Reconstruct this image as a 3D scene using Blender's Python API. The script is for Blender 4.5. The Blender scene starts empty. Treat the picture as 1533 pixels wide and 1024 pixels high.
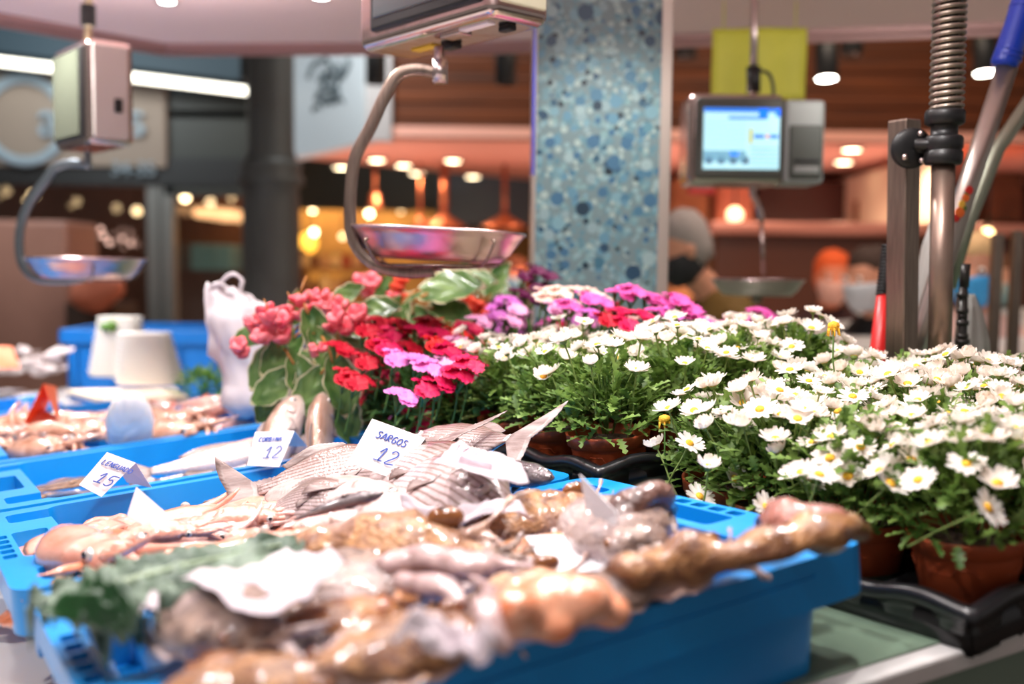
import bpy, bmesh, math, random
from mathutils import Vector, Matrix, noise
V=Vector; PI=math.pi
random.seed(7)
SC=bpy.context.scene; C=SC.collection
# ------------------------------------------------------------------ frames
F=1534.3; CX=766.5; CY=512.0; CAMZ=1.45
g=V((.012,-1,-.073)).normalized()
YA=(V((0,0,1))-g*g.z).normalized(); XA=YA.cross(g)
def cd(q): return V((q.dot(XA),q.dot(YA),q.dot(g)))
CAM=V((0,0,CAMZ))
def ray(u,v): return cd(V(((u-CX)/F,(v-CY)/F,1)))
def pix(u,v,d): return CAM+ray(u,v)*d
def R(u,v,Y):
    r=ray(u,v); return CAM+r*(Y/r.y)
# display frame (the crates lie on a slightly sloping counter)
ex=cd(V((.84901551,-.10261784,.51830709))).normalized()
n_=cd(V((-.07594767,-.9944736,-.07248596))).normalized()
ey=n_.cross(ex).normalized(); ex=ey.cross(n_).normalized()
O=CAM+cd(V((-.20898474,.22605219,.54163942)))
DM=Matrix(((ex.x,ey.x,n_.x,O.x),(ex.y,ey.y,n_.y,O.y),(ex.z,ey.z,n_.z,O.z),(0,0,0,1)))
DI=DM.inverted()
def D(u,v,w=0):          # pixel -> display coordinates on the plane at height w
    r=ray(u,v); a=DI@CAM; b=(DI.to_3x3()@r)
    s=(w-a.z)/b.z; return a+b*s
def dw(x,y,w): return DM@V((x,y,w))
def dpix(u,v,d): return DI@pix(u,v,d)
CAMD=DI@CAM
def frame(o,x,up):
    x=V(x).normalized(); y=V(up).cross(x).normalized(); z=x.cross(y)
    return Matrix(((x.x,y.x,z.x,o[0]),(x.y,y.y,z.y,o[1]),(x.z,y.z,z.z,o[2]),(0,0,0,1)))
def T(x,y,z): return Matrix.Translation((x,y,z))
def RZ(a): return Matrix.Rotation(a,4,'Z')
def RX(a): return Matrix.Rotation(a,4,'X')
def RY(a): return Matrix.Rotation(a,4,'Y')
def SCL(s): return Matrix.Scale(s,4)
# ------------------------------------------------------------------ materials
MATS={}
def lin(c): return tuple(((x/12.92) if x<=.04045 else ((x+.055)/1.055)**2.4) for x in c)
def rgb(r,g_,b): return lin((r/255,g_/255,b/255))
def M(name,col,rough=.5,metal=0,col2=None,vs=20,vsharp=.5,bump=0,bs=60,emit=0,coat=0,sss=0,trans=0,transl=0,alpha=1,spec=.5,dist=0,stretch=None,ecol=None,bdist=.002):
    if name in MATS: return MATS[name]
    m=bpy.data.materials.new(name); m.use_nodes=True; nt=m.node_tree; N=nt.nodes; L=nt.links
    p=N['Principled BSDF']; p.inputs['Base Color'].default_value=(*col,1)
    p.inputs['Roughness'].default_value=rough; p.inputs['Metallic'].default_value=metal
    p.inputs['Specular IOR Level'].default_value=spec
    if coat: p.inputs['Coat Weight'].default_value=coat; p.inputs['Coat Roughness'].default_value=.08
    if sss:
        p.inputs['Subsurface Weight'].default_value=sss; p.inputs['Subsurface Radius'].default_value=(.01,.005,.003)
        p.inputs['Subsurface Scale'].default_value=.6
    if trans: p.inputs['Transmission Weight'].default_value=trans
    if alpha<1: p.inputs['Alpha'].default_value=alpha
    if emit:
        p.inputs['Emission Color'].default_value=(*(ecol or col),1); p.inputs['Emission Strength'].default_value=emit
    if col2 or bump:
        tc=N.new('ShaderNodeTexCoord'); oi=N.new('ShaderNodeObjectInfo')
        mp=N.new('ShaderNodeMapping'); L.new(tc.outputs['Object'],mp.inputs['Vector'])
        mu=N.new('ShaderNodeMath'); mu.operation='MULTIPLY'; mu.inputs[1].default_value=7; L.new(oi.outputs['Random'],mu.inputs[0])
        L.new(mu.outputs[0],mp.inputs['Location'])
        if stretch: mp.inputs['Scale'].default_value=stretch
    if col2:
        nz=N.new('ShaderNodeTexNoise'); nz.inputs['Scale'].default_value=vs; nz.inputs['Detail'].default_value=4
        nz.inputs['Distortion'].default_value=dist; L.new(mp.outputs[0],nz.inputs['Vector'])
        cr=N.new('ShaderNodeValToRGB'); e=cr.color_ramp.elements
        e[0].position=.5-vsharp*.35; e[1].position=.5+vsharp*.35; e[0].color=(*col,1); e[1].color=(*col2,1)
        L.new(nz.outputs['Fac'],cr.inputs[0]); L.new(cr.outputs[0],p.inputs['Base Color'])
        if emit: L.new(cr.outputs[0],p.inputs['Emission Color'])
    if bump:
        nb=N.new('ShaderNodeTexNoise'); nb.inputs['Scale'].default_value=bs; nb.inputs['Detail'].default_value=3; L.new(mp.outputs[0],nb.inputs['Vector'])
        b=N.new('ShaderNodeBump'); b.inputs['Strength'].default_value=bump; b.inputs['Distance'].default_value=bdist
        L.new(nb.outputs['Fac'],b.inputs['Height']); L.new(b.outputs[0],p.inputs['Normal'])
    if transl:
        out=N['Material Output']; tr=N.new('ShaderNodeBsdfTranslucent'); mx=N.new('ShaderNodeMixShader'); mx.inputs[0].default_value=transl
        if col2: L.new(cr.outputs[0],tr.inputs['Color'])
        else: tr.inputs['Color'].default_value=(*col,1)
        L.new(p.outputs[0],mx.inputs[1]); L.new(tr.outputs[0],mx.inputs[2]); L.new(mx.outputs[0],out.inputs[0])
    MATS[name]=m; return m
# ------------------------------------------------------------------ objects
def lk(o): C.objects.link(o); return o
def mesh(name,bm,mats,smooth=True):
    me=bpy.data.meshes.new(name); bm.normal_update(); bm.to_mesh(me); bm.free()
    if not isinstance(mats,(list,tuple)): mats=[mats]
    for m in mats: me.materials.append(m)
    if smooth:
        for p in me.polygons: p.use_smooth=True
    return me
def ob(name,bm,mats,parent=None,smooth=True,mat=None):
    me=mesh(name,bm,mats,smooth) if isinstance(bm,bmesh.types.BMesh) else bm
    o=lk(bpy.data.objects.new(name,me)); o.parent=parent
    if mat is not None:
        if parent: o.matrix_local=mat
        else: o.matrix_world=mat
    return o
def root(name,label,cat,mat=None,group=None):
    o=lk(bpy.data.objects.new(name,None)); o.empty_display_size=.02
    o.matrix_world=mat if mat is not None else Matrix()
    return tag(o,label,cat,group)
def tag(o,label=None,cat=None,group=None,kind=None):
    if label: o['label']=label
    if cat: o['category']=cat
    if group: o['group']=group
    if kind: o['kind']=kind
    return o
def dup(r,mat=None,label=None,group=None,parent=None):
    c=r.copy(); C.objects.link(c)
    if parent: c.parent=parent
    if mat is not None: c.matrix_world=mat
    if label: c['label']=label
    if group: c['group']=group
    for ch in r.children: dupc(ch,c)
    return c
def dupc(ch,p):
    c=ch.copy(); C.objects.link(c); c.parent=p; c.matrix_parent_inverse=ch.matrix_parent_inverse; c.matrix_basis=ch.matrix_basis
    for g2 in ch.children: dupc(g2,c)
def smod(o,th=.001,off=0):
    m=o.modifiers.new('sol','SOLIDIFY'); m.thickness=th; m.offset=off
def bev(o,w=.002,s=2,ang=40):
    m=o.modifiers.new('bev','BEVEL'); m.width=w; m.segments=s; m.limit_method='ANGLE'; m.angle_limit=math.radians(ang); m.use_clamp_overlap=True
def wn(o):
    o.modifiers.new('wn','WEIGHTED_NORMAL').keep_sharp=True
def flat(o):
    for p in o.data.polygons: p.use_smooth=False
# ------------------------------------------------------------------ mesh builders
def B(): return bmesh.new()
def box(bm,x0,x1,y0,y1,z0,z1,mat=None,mi=0):
    vs=[bm.verts.new(V((x,y,z)) if mat is None else mat@V((x,y,z))) for z in (z0,z1) for y in (y0,y1) for x in (x0,x1)]
    for f in ((0,2,3,1),(4,5,7,6),(0,1,5,4),(2,6,7,3),(0,4,6,2),(1,3,7,5)):
        fc=bm.faces.new([vs[i] for i in f]); fc.material_index=mi
    return bm
def wbox(bm,u0,u1,v0,v1,Y,th,mi=0):
    a=R(u0,v1,Y); b=R(u1,v0,Y)
    return box(bm,min(a.x,b.x),max(a.x,b.x),Y,Y+th,min(a.z,b.z),max(a.z,b.z),mi=mi)
def loft(bm,secs,n=16,cap=True,mi=0,e=1.0,close=False):
    rings=[]
    for (c,a,b) in secs:
        r=[]
        for i in range(n):
            t=2*PI*i/n; ca,sa=math.cos(t),math.sin(t)
            ca=math.copysign(abs(ca)**e,ca); sa=math.copysign(abs(sa)**e,sa)
            r.append(bm.verts.new(V(c)+V(a)*ca+V(b)*sa))
        rings.append(r)
    m=len(rings)
    for k in range(m-1 if not close else m):
        p,q=rings[k],rings[(k+1)%m]
        for i in range(n):
            f=bm.faces.new((p[i],p[(i+1)%n],q[(i+1)%n],q[i])); f.material_index=mi; f.smooth=True
    if cap and not close:
        f=bm.faces.new(list(reversed(rings[0]))); f.material_index=mi
        f=bm.faces.new(rings[-1]); f.material_index=mi
    return rings
def tube(bm,pts,rad,n=8,up=V((0,0,1)),flatr=1.0,mi=0,cap=True,e=1.0,close=False):
    pts=[V(p) for p in pts]; m=len(pts)
    if not isinstance(rad,(list,tuple)): rad=[rad]*m
    secs=[]; pu=V(up)
    for i,p in enumerate(pts):
        if close: d=(pts[(i+1)%m]-pts[i-1])
        else: d=(pts[min(i+1,m-1)]-pts[max(i-1,0)])
        d=d.normalized() if d.length>1e-9 else V((0,0,1))
        a=pu.cross(d)
        if a.length<1e-4: a=V((1,0,0)).cross(d)
        if a.length<1e-4: a=V((0,1,0)).cross(d)
        a.normalize(); b=d.cross(a).normalized()
        if not close: pu=b
        r=rad[i]
        secs.append((p,a*r,b*r*flatr))
    return loft(bm,secs,n,cap,mi,e,close)
def bez(pts,k=6):
    pts=[V(p) for p in pts]; out=[]
    m=len(pts)
    for i in range(m-1):
        p0=pts[max(i-1,0)];p1=pts[i];p2=pts[i+1];p3=pts[min(i+2,m-1)]
        for j in range(k):
            t=j/k
            out.append(.5*((2*p1)+(p2-p0)*t+(2*p0-5*p1+4*p2-p3)*t*t+(3*p1-p0-3*p2+p3)*t**3))
    out.append(pts[-1]); return out
def lerp(a,b,t): return a+(b-a)*t
def prof(tb,t):
    for i in range(len(tb)-1):
        a,b=tb[i],tb[i+1]
        if t<=b[0]:
            s=(t-a[0])/(b[0]-a[0]) if b[0]>a[0] else 0
            s=s*s*(3-2*s)*.5+s*.5
            return [a[k]+(b[k]-a[k])*s for k in range(1,len(a))]
    return list(tb[-1][1:])
def wob(bm,amp,fr,seed=0,verts=None):
    bm.normal_update(); o=V((seed*3.1,seed*1.7,seed*.9))
    for v in (verts or bm.verts):
        v.co+=v.normal*(noise.noise(v.co*fr+o)*amp)
def lathe(bm,prf,n=24,mi=0,cap=False,M_=None):
    rings=[]
    for (r,z) in prf:
        ring=[]
        for i in range(n):
            t=2*PI*i/n; p=V((r*math.cos(t),r*math.sin(t),z))
            ring.append(bm.verts.new(M_@p if M_ is not None else p))
        rings.append(ring)
    for k in range(len(rings)-1):
        for i in range(n):
            f=bm.faces.new((rings[k][i],rings[k][(i+1)%n],rings[k+1][(i+1)%n],rings[k+1][i])); f.material_index=mi; f.smooth=True
    if cap:
        f=bm.faces.new(list(reversed(rings[0]))); f.material_index=mi
        f=bm.faces.new(rings[-1]); f.material_index=mi
def sph(bm,c,r,sx=1,sy=1,sz=1,n=12,mi=0,M_=None):
    m=Matrix.Translation(c)@Matrix.Diagonal((r*sx,r*sy,r*sz,1))
    if M_ is not None: m=Matrix.Translation(c)@M_@Matrix.Diagonal((r*sx,r*sy,r*sz,1))
    ret=bmesh.ops.create_uvsphere(bm,u_segments=n,v_segments=max(6,n//2+2),radius=1,matrix=m)
    for v in ret['verts']:
        for f in v.link_faces: f.material_index=mi; f.smooth=True
def grid(bm,nu,nv,fn,mi=0):
    vs=[[bm.verts.new(fn(i/nu,j/nv)) for j in range(nv+1)] for i in range(nu+1)]
    for i in range(nu):
        for j in range(nv):
            f=bm.faces.new((vs[i][j],vs[i+1][j],vs[i+1][j+1],vs[i][j+1])); f.material_index=mi; f.smooth=True
    return vs
def evalmesh(o):
    dg=bpy.context.evaluated_depsgraph_get(); dg.update()
    me=bpy.data.meshes.new_from_object(o.evaluated_get(dg)); return me
def bake(o,name):
    me=evalmesh(o); me.name=name
    old=o.data; o.modifiers.clear(); o.data=me; return me
def boolean(base,cutters,op='DIFFERENCE'):
    for c in cutters:
        m=base.modifiers.new('b','BOOLEAN'); m.object=c; m.operation=op; m.solver='EXACT'
    me=evalmesh(base); base.modifiers.clear(); base.data=me
    for c in cutters: bpy.data.objects.remove(c,do_unlink=True)
def rbox(name,x0,x1,y0,y1,z0,z1,r,taper=0,seg=5):
    bm=B(); rings=[]
    for z,tp in ((z0,taper),(z1,0)):
        ring=[]
        for (cx,cy,a0) in ((x1-r,y1-r,0),(x0+r,y1-r,90),(x0+r,y0+r,180),(x1-r,y0+r,270)):
            for k in range(seg+1):
                a=math.radians(a0+90*k/seg)
                x=cx+r*math.cos(a); y=cy+r*math.sin(a)
                mx,my=(x0+x1)/2,(y0+y1)/2
                x-=math.copysign(tp,x-mx); y-=math.copysign(tp,y-my)
                ring.append(bm.verts.new((x,y,z)))
        rings.append(ring)
    n=len(rings[0])
    for i in range(n): bm.faces.new((rings[0][i],rings[0][(i+1)%n],rings[1][(i+1)%n],rings[1][i]))
    bm.faces.new(list(reversed(rings[0]))); bm.faces.new(rings[1])
    return ob(name,bm,[],smooth=False)
# ================================================================== CAMERA
cam=bpy.data.cameras.new('camera'); co=lk(bpy.data.objects.new('camera',cam))
xr=cd(V((1,0,0))); yu=cd(V((0,-1,0))); zb=cd(V((0,0,-1)))
co.matrix_world=Matrix(((xr.x,yu.x,zb.x,CAM.x),(xr.y,yu.y,zb.y,CAM.y),(xr.z,yu.z,zb.z,CAM.z),(0,0,0,1)))
cam.sensor_width=36; cam.lens=36*F/1533; cam.clip_start=.02
cam.dof.use_dof=True; cam.dof.focus_distance=1.19; cam.dof.aperture_fstop=2.3
SC.camera=co
SC.view_settings.view_transform='Standard'; SC.view_settings.look='None'; SC.view_settings.exposure=.2; SC.view_settings.gamma=1; SC.view_settings.use_curve_mapping=False
w=bpy.data.worlds.new('hall_air'); SC.world=w; w.use_nodes=True
w.node_tree.nodes['Background'].inputs[0].default_value=(1,.9,.84,1); w.node_tree.nodes['Background'].inputs[1].default_value=.22
def light(name,kind,loc,energy,col,size=.2,target=None,spot=None,blend=.5,sy=None):
    l=bpy.data.lights.new(name,kind); l.energy=energy; l.color=col
    if kind=='AREA':
        l.size=size
        if sy: l.shape='RECTANGLE'; l.size_y=sy
        else: l.shape='DISK'
    else: l.shadow_soft_size=size
    if kind=='SPOT' and spot: l.spot_size=math.radians(spot); l.spot_blend=blend
    o=lk(bpy.data.objects.new(name,l)); o.location=loc
    if target is not None: o.rotation_euler=(V(target)-V(loc)).to_track_quat('-Z','Y').to_euler()
    return o
# ================================================================== CRATES
blue=M('crate_blue_plastic',rgb(0,128,205),.38,bump=.15,bs=40,col2=rgb(8,140,215),vs=6,spec=.5)
def crate_mesh():
    o=rbox('crate',0,.6,0,.4,-.042,0,.028)
    body=rbox('c',.05,.55,.008,.392,-.1,-.02,.02,taper=.006)
    boolean(o,[body],'UNION')
    cut=[rbox('c',.072,.528,.016,.384,-.094,.02,.022,taper=.004)]
    for s in (0,1):
        f=(lambda a,b:(a,b)) if s==0 else (lambda a,b:(.6-b,.6-a))
        x0,x1=f(.024,.06); cut.append(rbox('c',x0,x1,.137,.263,-.036,.02,.006,seg=2))     # hand hole
        x0,x1=f(.028,.1); cut.append(rbox('c',x0,x1,.32,.372,-.024,.02,.008,seg=2))        # stacking recess
        x0,x1=f(.028,.1); cut.append(rbox('c',x0,x1,.028,.08,-.024,.02,.008,seg=2))
        for k in range(5):
            x0,x1=f(.006,.019); y=.140+k*.025; cut.append(rbox('c',x0,x1,y,y+.018,-.03,.02,.002,seg=1))
        x0,x1=f(-.02,.044); cut.append(rbox('c',x0,x1,.05,.35,-.06,-.03,.004,seg=1))
    boolean(o,cut)
    g1=[rbox('c',.07,.53,-.01,.0015,-.016,-.013,.0005,seg=1),rbox('c',.07,.53,.3985,.41,-.016,-.013,.0005,seg=1)]
    boolean(o,g1)
    o.data.materials.clear(); o.data.materials.append(blue)
    bev(o,.0016,2,35); me=evalmesh(o); bpy.data.objects.remove(o,do_unlink=True)
    for p in me.polygons: p.use_smooth=True
    me.set_sharp_from_angle(angle=math.radians(40)) if hasattr(me,'set_sharp_from_angle') else None
    return me
CM=crate_mesh()
def crate(mat,label):
    o=ob('fish_crate',CM,None,mat=DM@mat); bevn=o.modifiers.new('wn','WEIGHTED_NORMAL')
    return tag(o,label,'crate')
SP=.4216
crate(T(0,0,0),'blue plastic crate nearest the camera, full of brown cuttlefish')
crate(T(-.01,.41,0),'blue plastic crate holding the striped sea bream and the pink squid')
crate(T(0,.83,0),'blue plastic crate with the brown soles and the long white croaker')
crate(T(.0,1.25,0),'blue plastic crate with pink fish on the right and brown squid on the left')
crate(T(.0,1.672,0),'blue plastic crate behind the standing white squid tube, holding red mullet')
crate(T(-.33,2.10,0),'blue plastic crate of small silver sardines, left of the beige board')
crate(T(-.42,2.75,.025),'blue plastic crate under the heap of whitish fish and the orange card')
# large deep crate at the back
def big_crate():
    o=rbox('deep_crate',0,.75,0,.42,-.28,0,.03); boolean(o,[rbox('c',.02,.73,.02,.40,-.26,.05,.02)])
    o.data.materials.clear(); o.data.materials.append(M('crate_deep_blue',rgb(0,98,175),.4,bump=.1))
    rim=B(); 
    for (a,b,c_,d_) in ((-.012,.762,-.012,0),(-.012,.762,.42,.432),(-.012,0,-.012,.432),(.75,.762,-.012,.432)): box(rim,a,b,c_,d_,-.045,0); 
    for k in range(7): box(rim,.04+.11*k,.046+.11*k,-.01,0,-.27,-.04)
    r=ob('rim_flange',rim,M('crate_deep_blue',0),parent=o,smooth=False); bev(r,.003)
    return o
bc=big_crate(); bc.name='deep_crate'; p=R(95,493,3.3); bc.matrix_world=T(p.x,p.y,p.z)@RZ(math.radians(2)); tag(bc,'deep blue crate behind the stack of clear tubs','crate')
# ================================================================== COUNTER
white_top=M('counter_white',rgb(212,210,208),.35,bump=.05); greenp=M('counter_green_panel',rgb(118,136,122),.45); 
greenmat=M('counter_green_mat',rgb(120,142,122),.3)
def yedge(x): return -.03-.11*(x-.62)
WT=-.102
def counter():
    bm=B(); xs=[-1.6+.2*i for i in range(30)]
    top=[];bot=[]
    poly=[(-1.6,-.5),(.44,yedge(.44)),(4.2,yedge(4.2)),(4.2,3.9),(-1.6,3.9)]
    a=[bm.verts.new((x,y,WT)) for x,y in poly]; b=[bm.verts.new((x,y,WT-.018)) for x,y in poly]
    bm.faces.new(a); bm.faces.new(list(reversed(b)))
    for i in range(5): bm.faces.new((b[i],b[(i+1)%5],a[(i+1)%5],a[i]))
    return bm
ct=root('market_counter','long white-edged market counter with grey green front panel','counter',DM)
o=ob('worktop',counter(),white_top,ct,False); bev(o,.003)
bm=B()
pl=[(-1.6,-.48),(.44,yedge(.44)+.012),(4.2,yedge(4.2)+.012),(4.2,3.85),(-1.6,3.85)]
dn=DI.to_3x3()@V((0,0,-1))
a=[bm.verts.new((x,y,WT-.018)) for x,y in pl]; b=[bm.verts.new(V((x,y,WT-.018))+dn*1.0) for x,y in pl]
for i in range(5): bm.faces.new((b[i],b[(i+1)%5],a[(i+1)%5],a[i]))
ob('front_panel',bm,greenp,ct,False)
bm=B(); pl=[(.42,yedge(.42)+.022),(2.6,yedge(2.6)+.022),(2.6,2.4),(.42,2.4)]
a=[bm.verts.new((x,y,WT+.0022)) for x,y in pl]; b=[bm.verts.new((x,y,WT+.0002)) for x,y in pl]
bm.faces.new(a)
for i in range(4): bm.faces.new((b[i],b[(i+1)%4],a[(i+1)%4],a[i]))
ob('green_inlay',bm,greenmat,ct,False)
WF=WT+.0025
# ================================================================== SEAFOOD
def fishmat(name,belly,back,stripe,ns,H,rough=.28,bl=0,scale=240,spots=None,metal=.25,sfac=.5):
    m=M(name,belly,rough,metal,spec=.6,coat=.6); nt=m.node_tree; N=nt.nodes; L=nt.links; p=N['Principled BSDF']
    tc=N.new('ShaderNodeTexCoord'); sp=N.new('ShaderNodeSeparateXYZ'); L.new(tc.outputs['Object'],sp.inputs[0])
    nz=N.new('ShaderNodeTexNoise'); nz.inputs['Scale'].default_value=25; L.new(tc.outputs['Object'],nz.inputs['Vector'])
    mr=N.new('ShaderNodeMapRange'); mr.inputs[1].default_value=-.35*H; mr.inputs[2].default_value=.5*H; L.new(sp.outputs[1],mr.inputs[0])
    ad=N.new('ShaderNodeMath'); ad.operation='MULTIPLY_ADD'; ad.inputs[1].default_value=.35; ad.inputs[2].default_value=-.17; L.new(nz.outputs['Fac'],ad.inputs[0])
    a2=N.new('ShaderNodeMath'); L.new(mr.outputs[0],a2.inputs[0]); L.new(ad.outputs[0],a2.inputs[1])
    cr=N.new('ShaderNodeValToRGB'); cr.color_ramp.elements[0].color=(*belly,1); cr.color_ramp.elements[1].color=(*back,1)
    cr.color_ramp.elements[0].position=.15; L.new(a2.outputs[0],cr.inputs[0])
    last=cr.outputs[0]
    if ns:
        # rows of scales read as thin lines along the body
        wv=N.new('ShaderNodeTexWave'); wv.bands_direction='Y'; wv.inputs['Scale'].default_value=ns/H*.314; wv.inputs['Distortion'].default_value=.9; wv.inputs['Detail Scale'].default_value=2
        L.new(tc.outputs['Object'],wv.inputs['Vector'])
        pw=N.new('ShaderNodeMath'); pw.operation='POWER'; pw.inputs[1].default_value=2.2; L.new(wv.outputs['Fac'],pw.inputs[0])
        ml=N.new('ShaderNodeMath'); ml.operation='MULTIPLY'; ml.inputs[1].default_value=sfac; L.new(pw.outputs[0],ml.inputs[0])
        mx=N.new('ShaderNodeMix'); mx.data_type='RGBA'; L.new(ml.outputs[0],mx.inputs[0]); L.new(last,mx.inputs[6]); mx.inputs[7].default_value=(*stripe,1); last=mx.outputs[2]
    L.new(last,p.inputs['Base Color'])
    vo=N.new('ShaderNodeTexVoronoi'); vo.inputs['Scale'].default_value=scale; mp=N.new('ShaderNodeMapping'); mp.inputs['Scale'].default_value=(1,.8,.8)
    L.new(tc.outputs['Object'],mp.inputs[0]); L.new(mp.outputs[0],vo.inputs['Vector'])
    b=N.new('ShaderNodeBump'); b.inputs['Strength'].default_value=.5; b.inputs['Distance'].default_value=.0012; L.new(vo.outputs['Distance'],b.inputs['Height']); L.new(b.outputs[0],p.inputs['Normal'])
    return m
M_sargo=fishmat('bream_skin',rgb(204,186,186),rgb(104,78,66),rgb(96,64,44),17,.1,sfac=.7,metal=.05)
M_dark=fishmat('dark_fish_skin',rgb(120,110,112),rgb(46,40,46),rgb(60,50,50),9,.09,rough=.22)
M_white=fishmat('croaker_skin',rgb(228,208,204),rgb(190,150,132),rgb(200,180,170),8,.07,sfac=.25)
M_pinkf=fishmat('red_mullet_skin',rgb(244,214,206),rgb(222,138,118),rgb(225,150,130),0,.07)
M_silver=fishmat('sardine_skin',rgb(232,224,226),rgb(120,112,122),rgb(120,110,120),0,.03)
M_fin=M('fish_fin',rgb(128,108,104),.35,col2=rgb(186,168,164),vs=60,bump=.4,bs=160,stretch=(.25,1,1),transl=.25,spec=.6)
M_finr=M('red_fin',rgb(214,130,112),.35,transl=.25)
M_eyeS=M('fish_eye_silver',rgb(196,190,186),.12,.3,coat=1); M_eyeG=M('fish_eye_gold',rgb(170,128,70),.12,coat=1)
M_pup=M('fish_pupil',rgb(14,16,26),.05,coat=1); M_mouth=M('fish_mouth',rgb(90,52,56),.4)
P_BREAM=[(0,.035,.035,.012),(.06,.042,.042,.018),(.2,.10,.10,.04),(.45,.185,.165,.075),(.62,.20,.16,.085),(.78,.165,.13,.08),(.9,.095,.085,.055),(.97,.045,.05,.03),(1,.012,.02,.012)]
P_LONG=[(0,.03,.03,.015),(.1,.04,.045,.025),(.35,.085,.09,.06),(.6,.11,.105,.08),(.8,.095,.09,.075),(.92,.06,.06,.05),(.98,.03,.035,.025),(1,.01,.015,.01)]
P_SARD=[(0,.02,.025,.01),(.15,.04,.05,.025),(.45,.07,.1,.045),(.75,.065,.085,.045),(.93,.04,.045,.03),(1,.006,.008,.006)]
def fin_mesh(bp,tp,th=.0006,rip=.0015,m=5,rays=None):
    # bp/tp: lists of base and tip points with equal count
    bm=B(); n=len(bp)
    def fn(a,b):
        i=min(int(a*(n-1)),n-2); s=a*(n-1)-i
        p=V(bp[i]).lerp(V(bp[i+1]),s); q=V(tp[i]).lerp(V(tp[i+1]),s)
        r=p.lerp(q,b); k=round(a*(n-1)*4)
        r=r+V((0,0,(rip if k%2 else -rip)*b+math.sin(a*7+b*3)*rip*2*b)); return r
    grid(bm,(n-1)*4,m,fn); return bm
def make_fish(name,L,P,skin,fin,eyeM,label,cat='fish',fins=True,eye=.022,droop=0,bend=0,tailfork=.5,tails=1.0):
    r=root(name,label,cat)
    def bz(x): t=x/L; return droop*(t*t)*4*L*.25 + bend*L*math.sin(t*PI)
    def sec(t,k=1.0,kz=1.0):
        tp,bt,wd=prof(P,t); x=(t-.5)*L
        return (V((x,(tp-bt)/2*L,-bz(x))),V((0,(tp+bt)/2*L*k,0)),V((0,0,wd*L*kz)))
    bm=B(); loft(bm,[sec(i/26) for i in range(27)],20,e=.95)
    for v in bm.verts:   # gill furrow and head plates
        t=v.co.x/L+.5; ge=.765-.05*math.cos(v.co.y/L*9)
        if abs(t-ge)<.03 : v.co.z*=.95
    ob('body',bm,skin,r)
    bm=B()
    secs=[]
    for i in range(7):
        t=.735+.09*i/6; c,a,b=sec(t,.72*math.sin(PI*(.22+.5*i/6)),1.06+.03*(1-i/6)); secs.append((c,a,b))
    loft(bm,secs,18); ob('gill_cover',bm,skin,r)
    # tail
    tp,bt,_=prof(P,0); x0=-.5*L+.004*L; zt=-bz(-.5*L)
    n=9; bp=[];tpp=[]
    for i in range(n):
        s=i/(n-1)*2-1
        bp.append((x0-.0*abs(s),s*(tp+bt)/2*L,zt)); ln=(.12+ .10*tailfork*abs(s)**1.3)*L*tails
        ang=s*.75
        tpp.append((x0-ln*math.cos(ang)*1.1,s*(tp+bt)/2*L+ln*math.sin(ang)*1.25,zt-.01*L*s))
    o=ob('tail_fin',fin_mesh(bp,tpp,rip=.0006),fin,r); smod(o,.0012)
    if fins:
        bp=[];tpp=[]
        for i in range(9):
            t=.62-.42*i/8; tp,bt,_=prof(P,t); x=(t-.5)*L
            bp.append((x,tp*L*.96,-bz(x))); h=(.055*math.sin(PI*(i+1.2)/11))*L; tpp.append((x-.03*L,tp*L+h,-bz(x)+.002))
        o=ob('dorsal_fin',fin_mesh(bp,tpp,rip=.0008,m=3),fin,r); smod(o,.001)
        bp=[];tpp=[]
        for i in range(6):
            t=.36-.16*i/5; tp,bt,_=prof(P,t); x=(t-.5)*L
            bp.append((x,-bt*L*.95,-bz(x))); tpp.append((x-.04*L,-bt*L-.05*L*math.sin(PI*(i+1)/7),-bz(x)))
        o=ob('anal_fin',fin_mesh(bp,tpp,rip=.0006,m=3),fin,r); smod(o,.001)
        for s in (1,-1):
            tp,bt,wd=prof(P,.68); c=V(((.68-.5)*L,-.02*L,s*wd*L*.95-bz(.18*L)))
            bp=[c+V((0,dy*L,0)) for dy in (.02,.01,0,-.01,-.02)]
            tpp=[c+V((-.12*L*math.cos(a),.12*L*math.sin(a),s*.006*L)) for a in (.25,.0,-.28,-.55,-.85)]
            o=ob('pectoral_fin',fin_mesh(bp,tpp,rip=.0008,m=5),fin,r); smod(o,.0008)
    for s in (1,-1):
        tp,bt,wd=prof(P,.885); c=V(((.885-.5)*L,.02*L,s*wd*L*.93-bz(.385*L)))
        bm=B(); sph(bm,c,eye*L,1,1,.45,14); e=ob('eye',bm,eyeM,r)
        bm=B(); sph(bm,c+V((0,0,s*eye*L*.2)),eye*L*.55,1,1,.6,12); ob('pupil',bm,M_pup,e)
    bm=B(); tube(bm,[(L*.497,-.004*L,wdt) for wdt in (-.018*L,-.01*L,0,.01*L,.018*L)],.004*L,6); ob('mouth',bm,M_mouth,r)
    r['L']=L; del r['L']
    return r
CH=V((CAMD.x,CAMD.y,0))
def fmat(tail,head,wt,wh,L,al=.5,flip=False,roll=0):
    a=D(*tail,wt); b=D(*head,wh); c=(a+b)/2; x=(b-a); s=min(x.length/(L*1.0),1.25)
    tc=(V((CAMD.x,CAMD.y,0))-V((c.x,c.y,0))).normalized()
    z=V((0,0,1))*math.cos(al)+tc*math.sin(al)
    m=frame(c,x,z)
    if flip: m=m@RX(PI)
    if roll: m=m@RX(roll)
    return DM@m@SCL(s)
used=set()
def put(proto,m,label,group=None):
    if proto.name not in used:
        used.add(proto.name); proto.matrix_world=m; proto['label']=label
        if group: proto['group']=group
        return proto
    return dup(proto,m,label,group)
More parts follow.
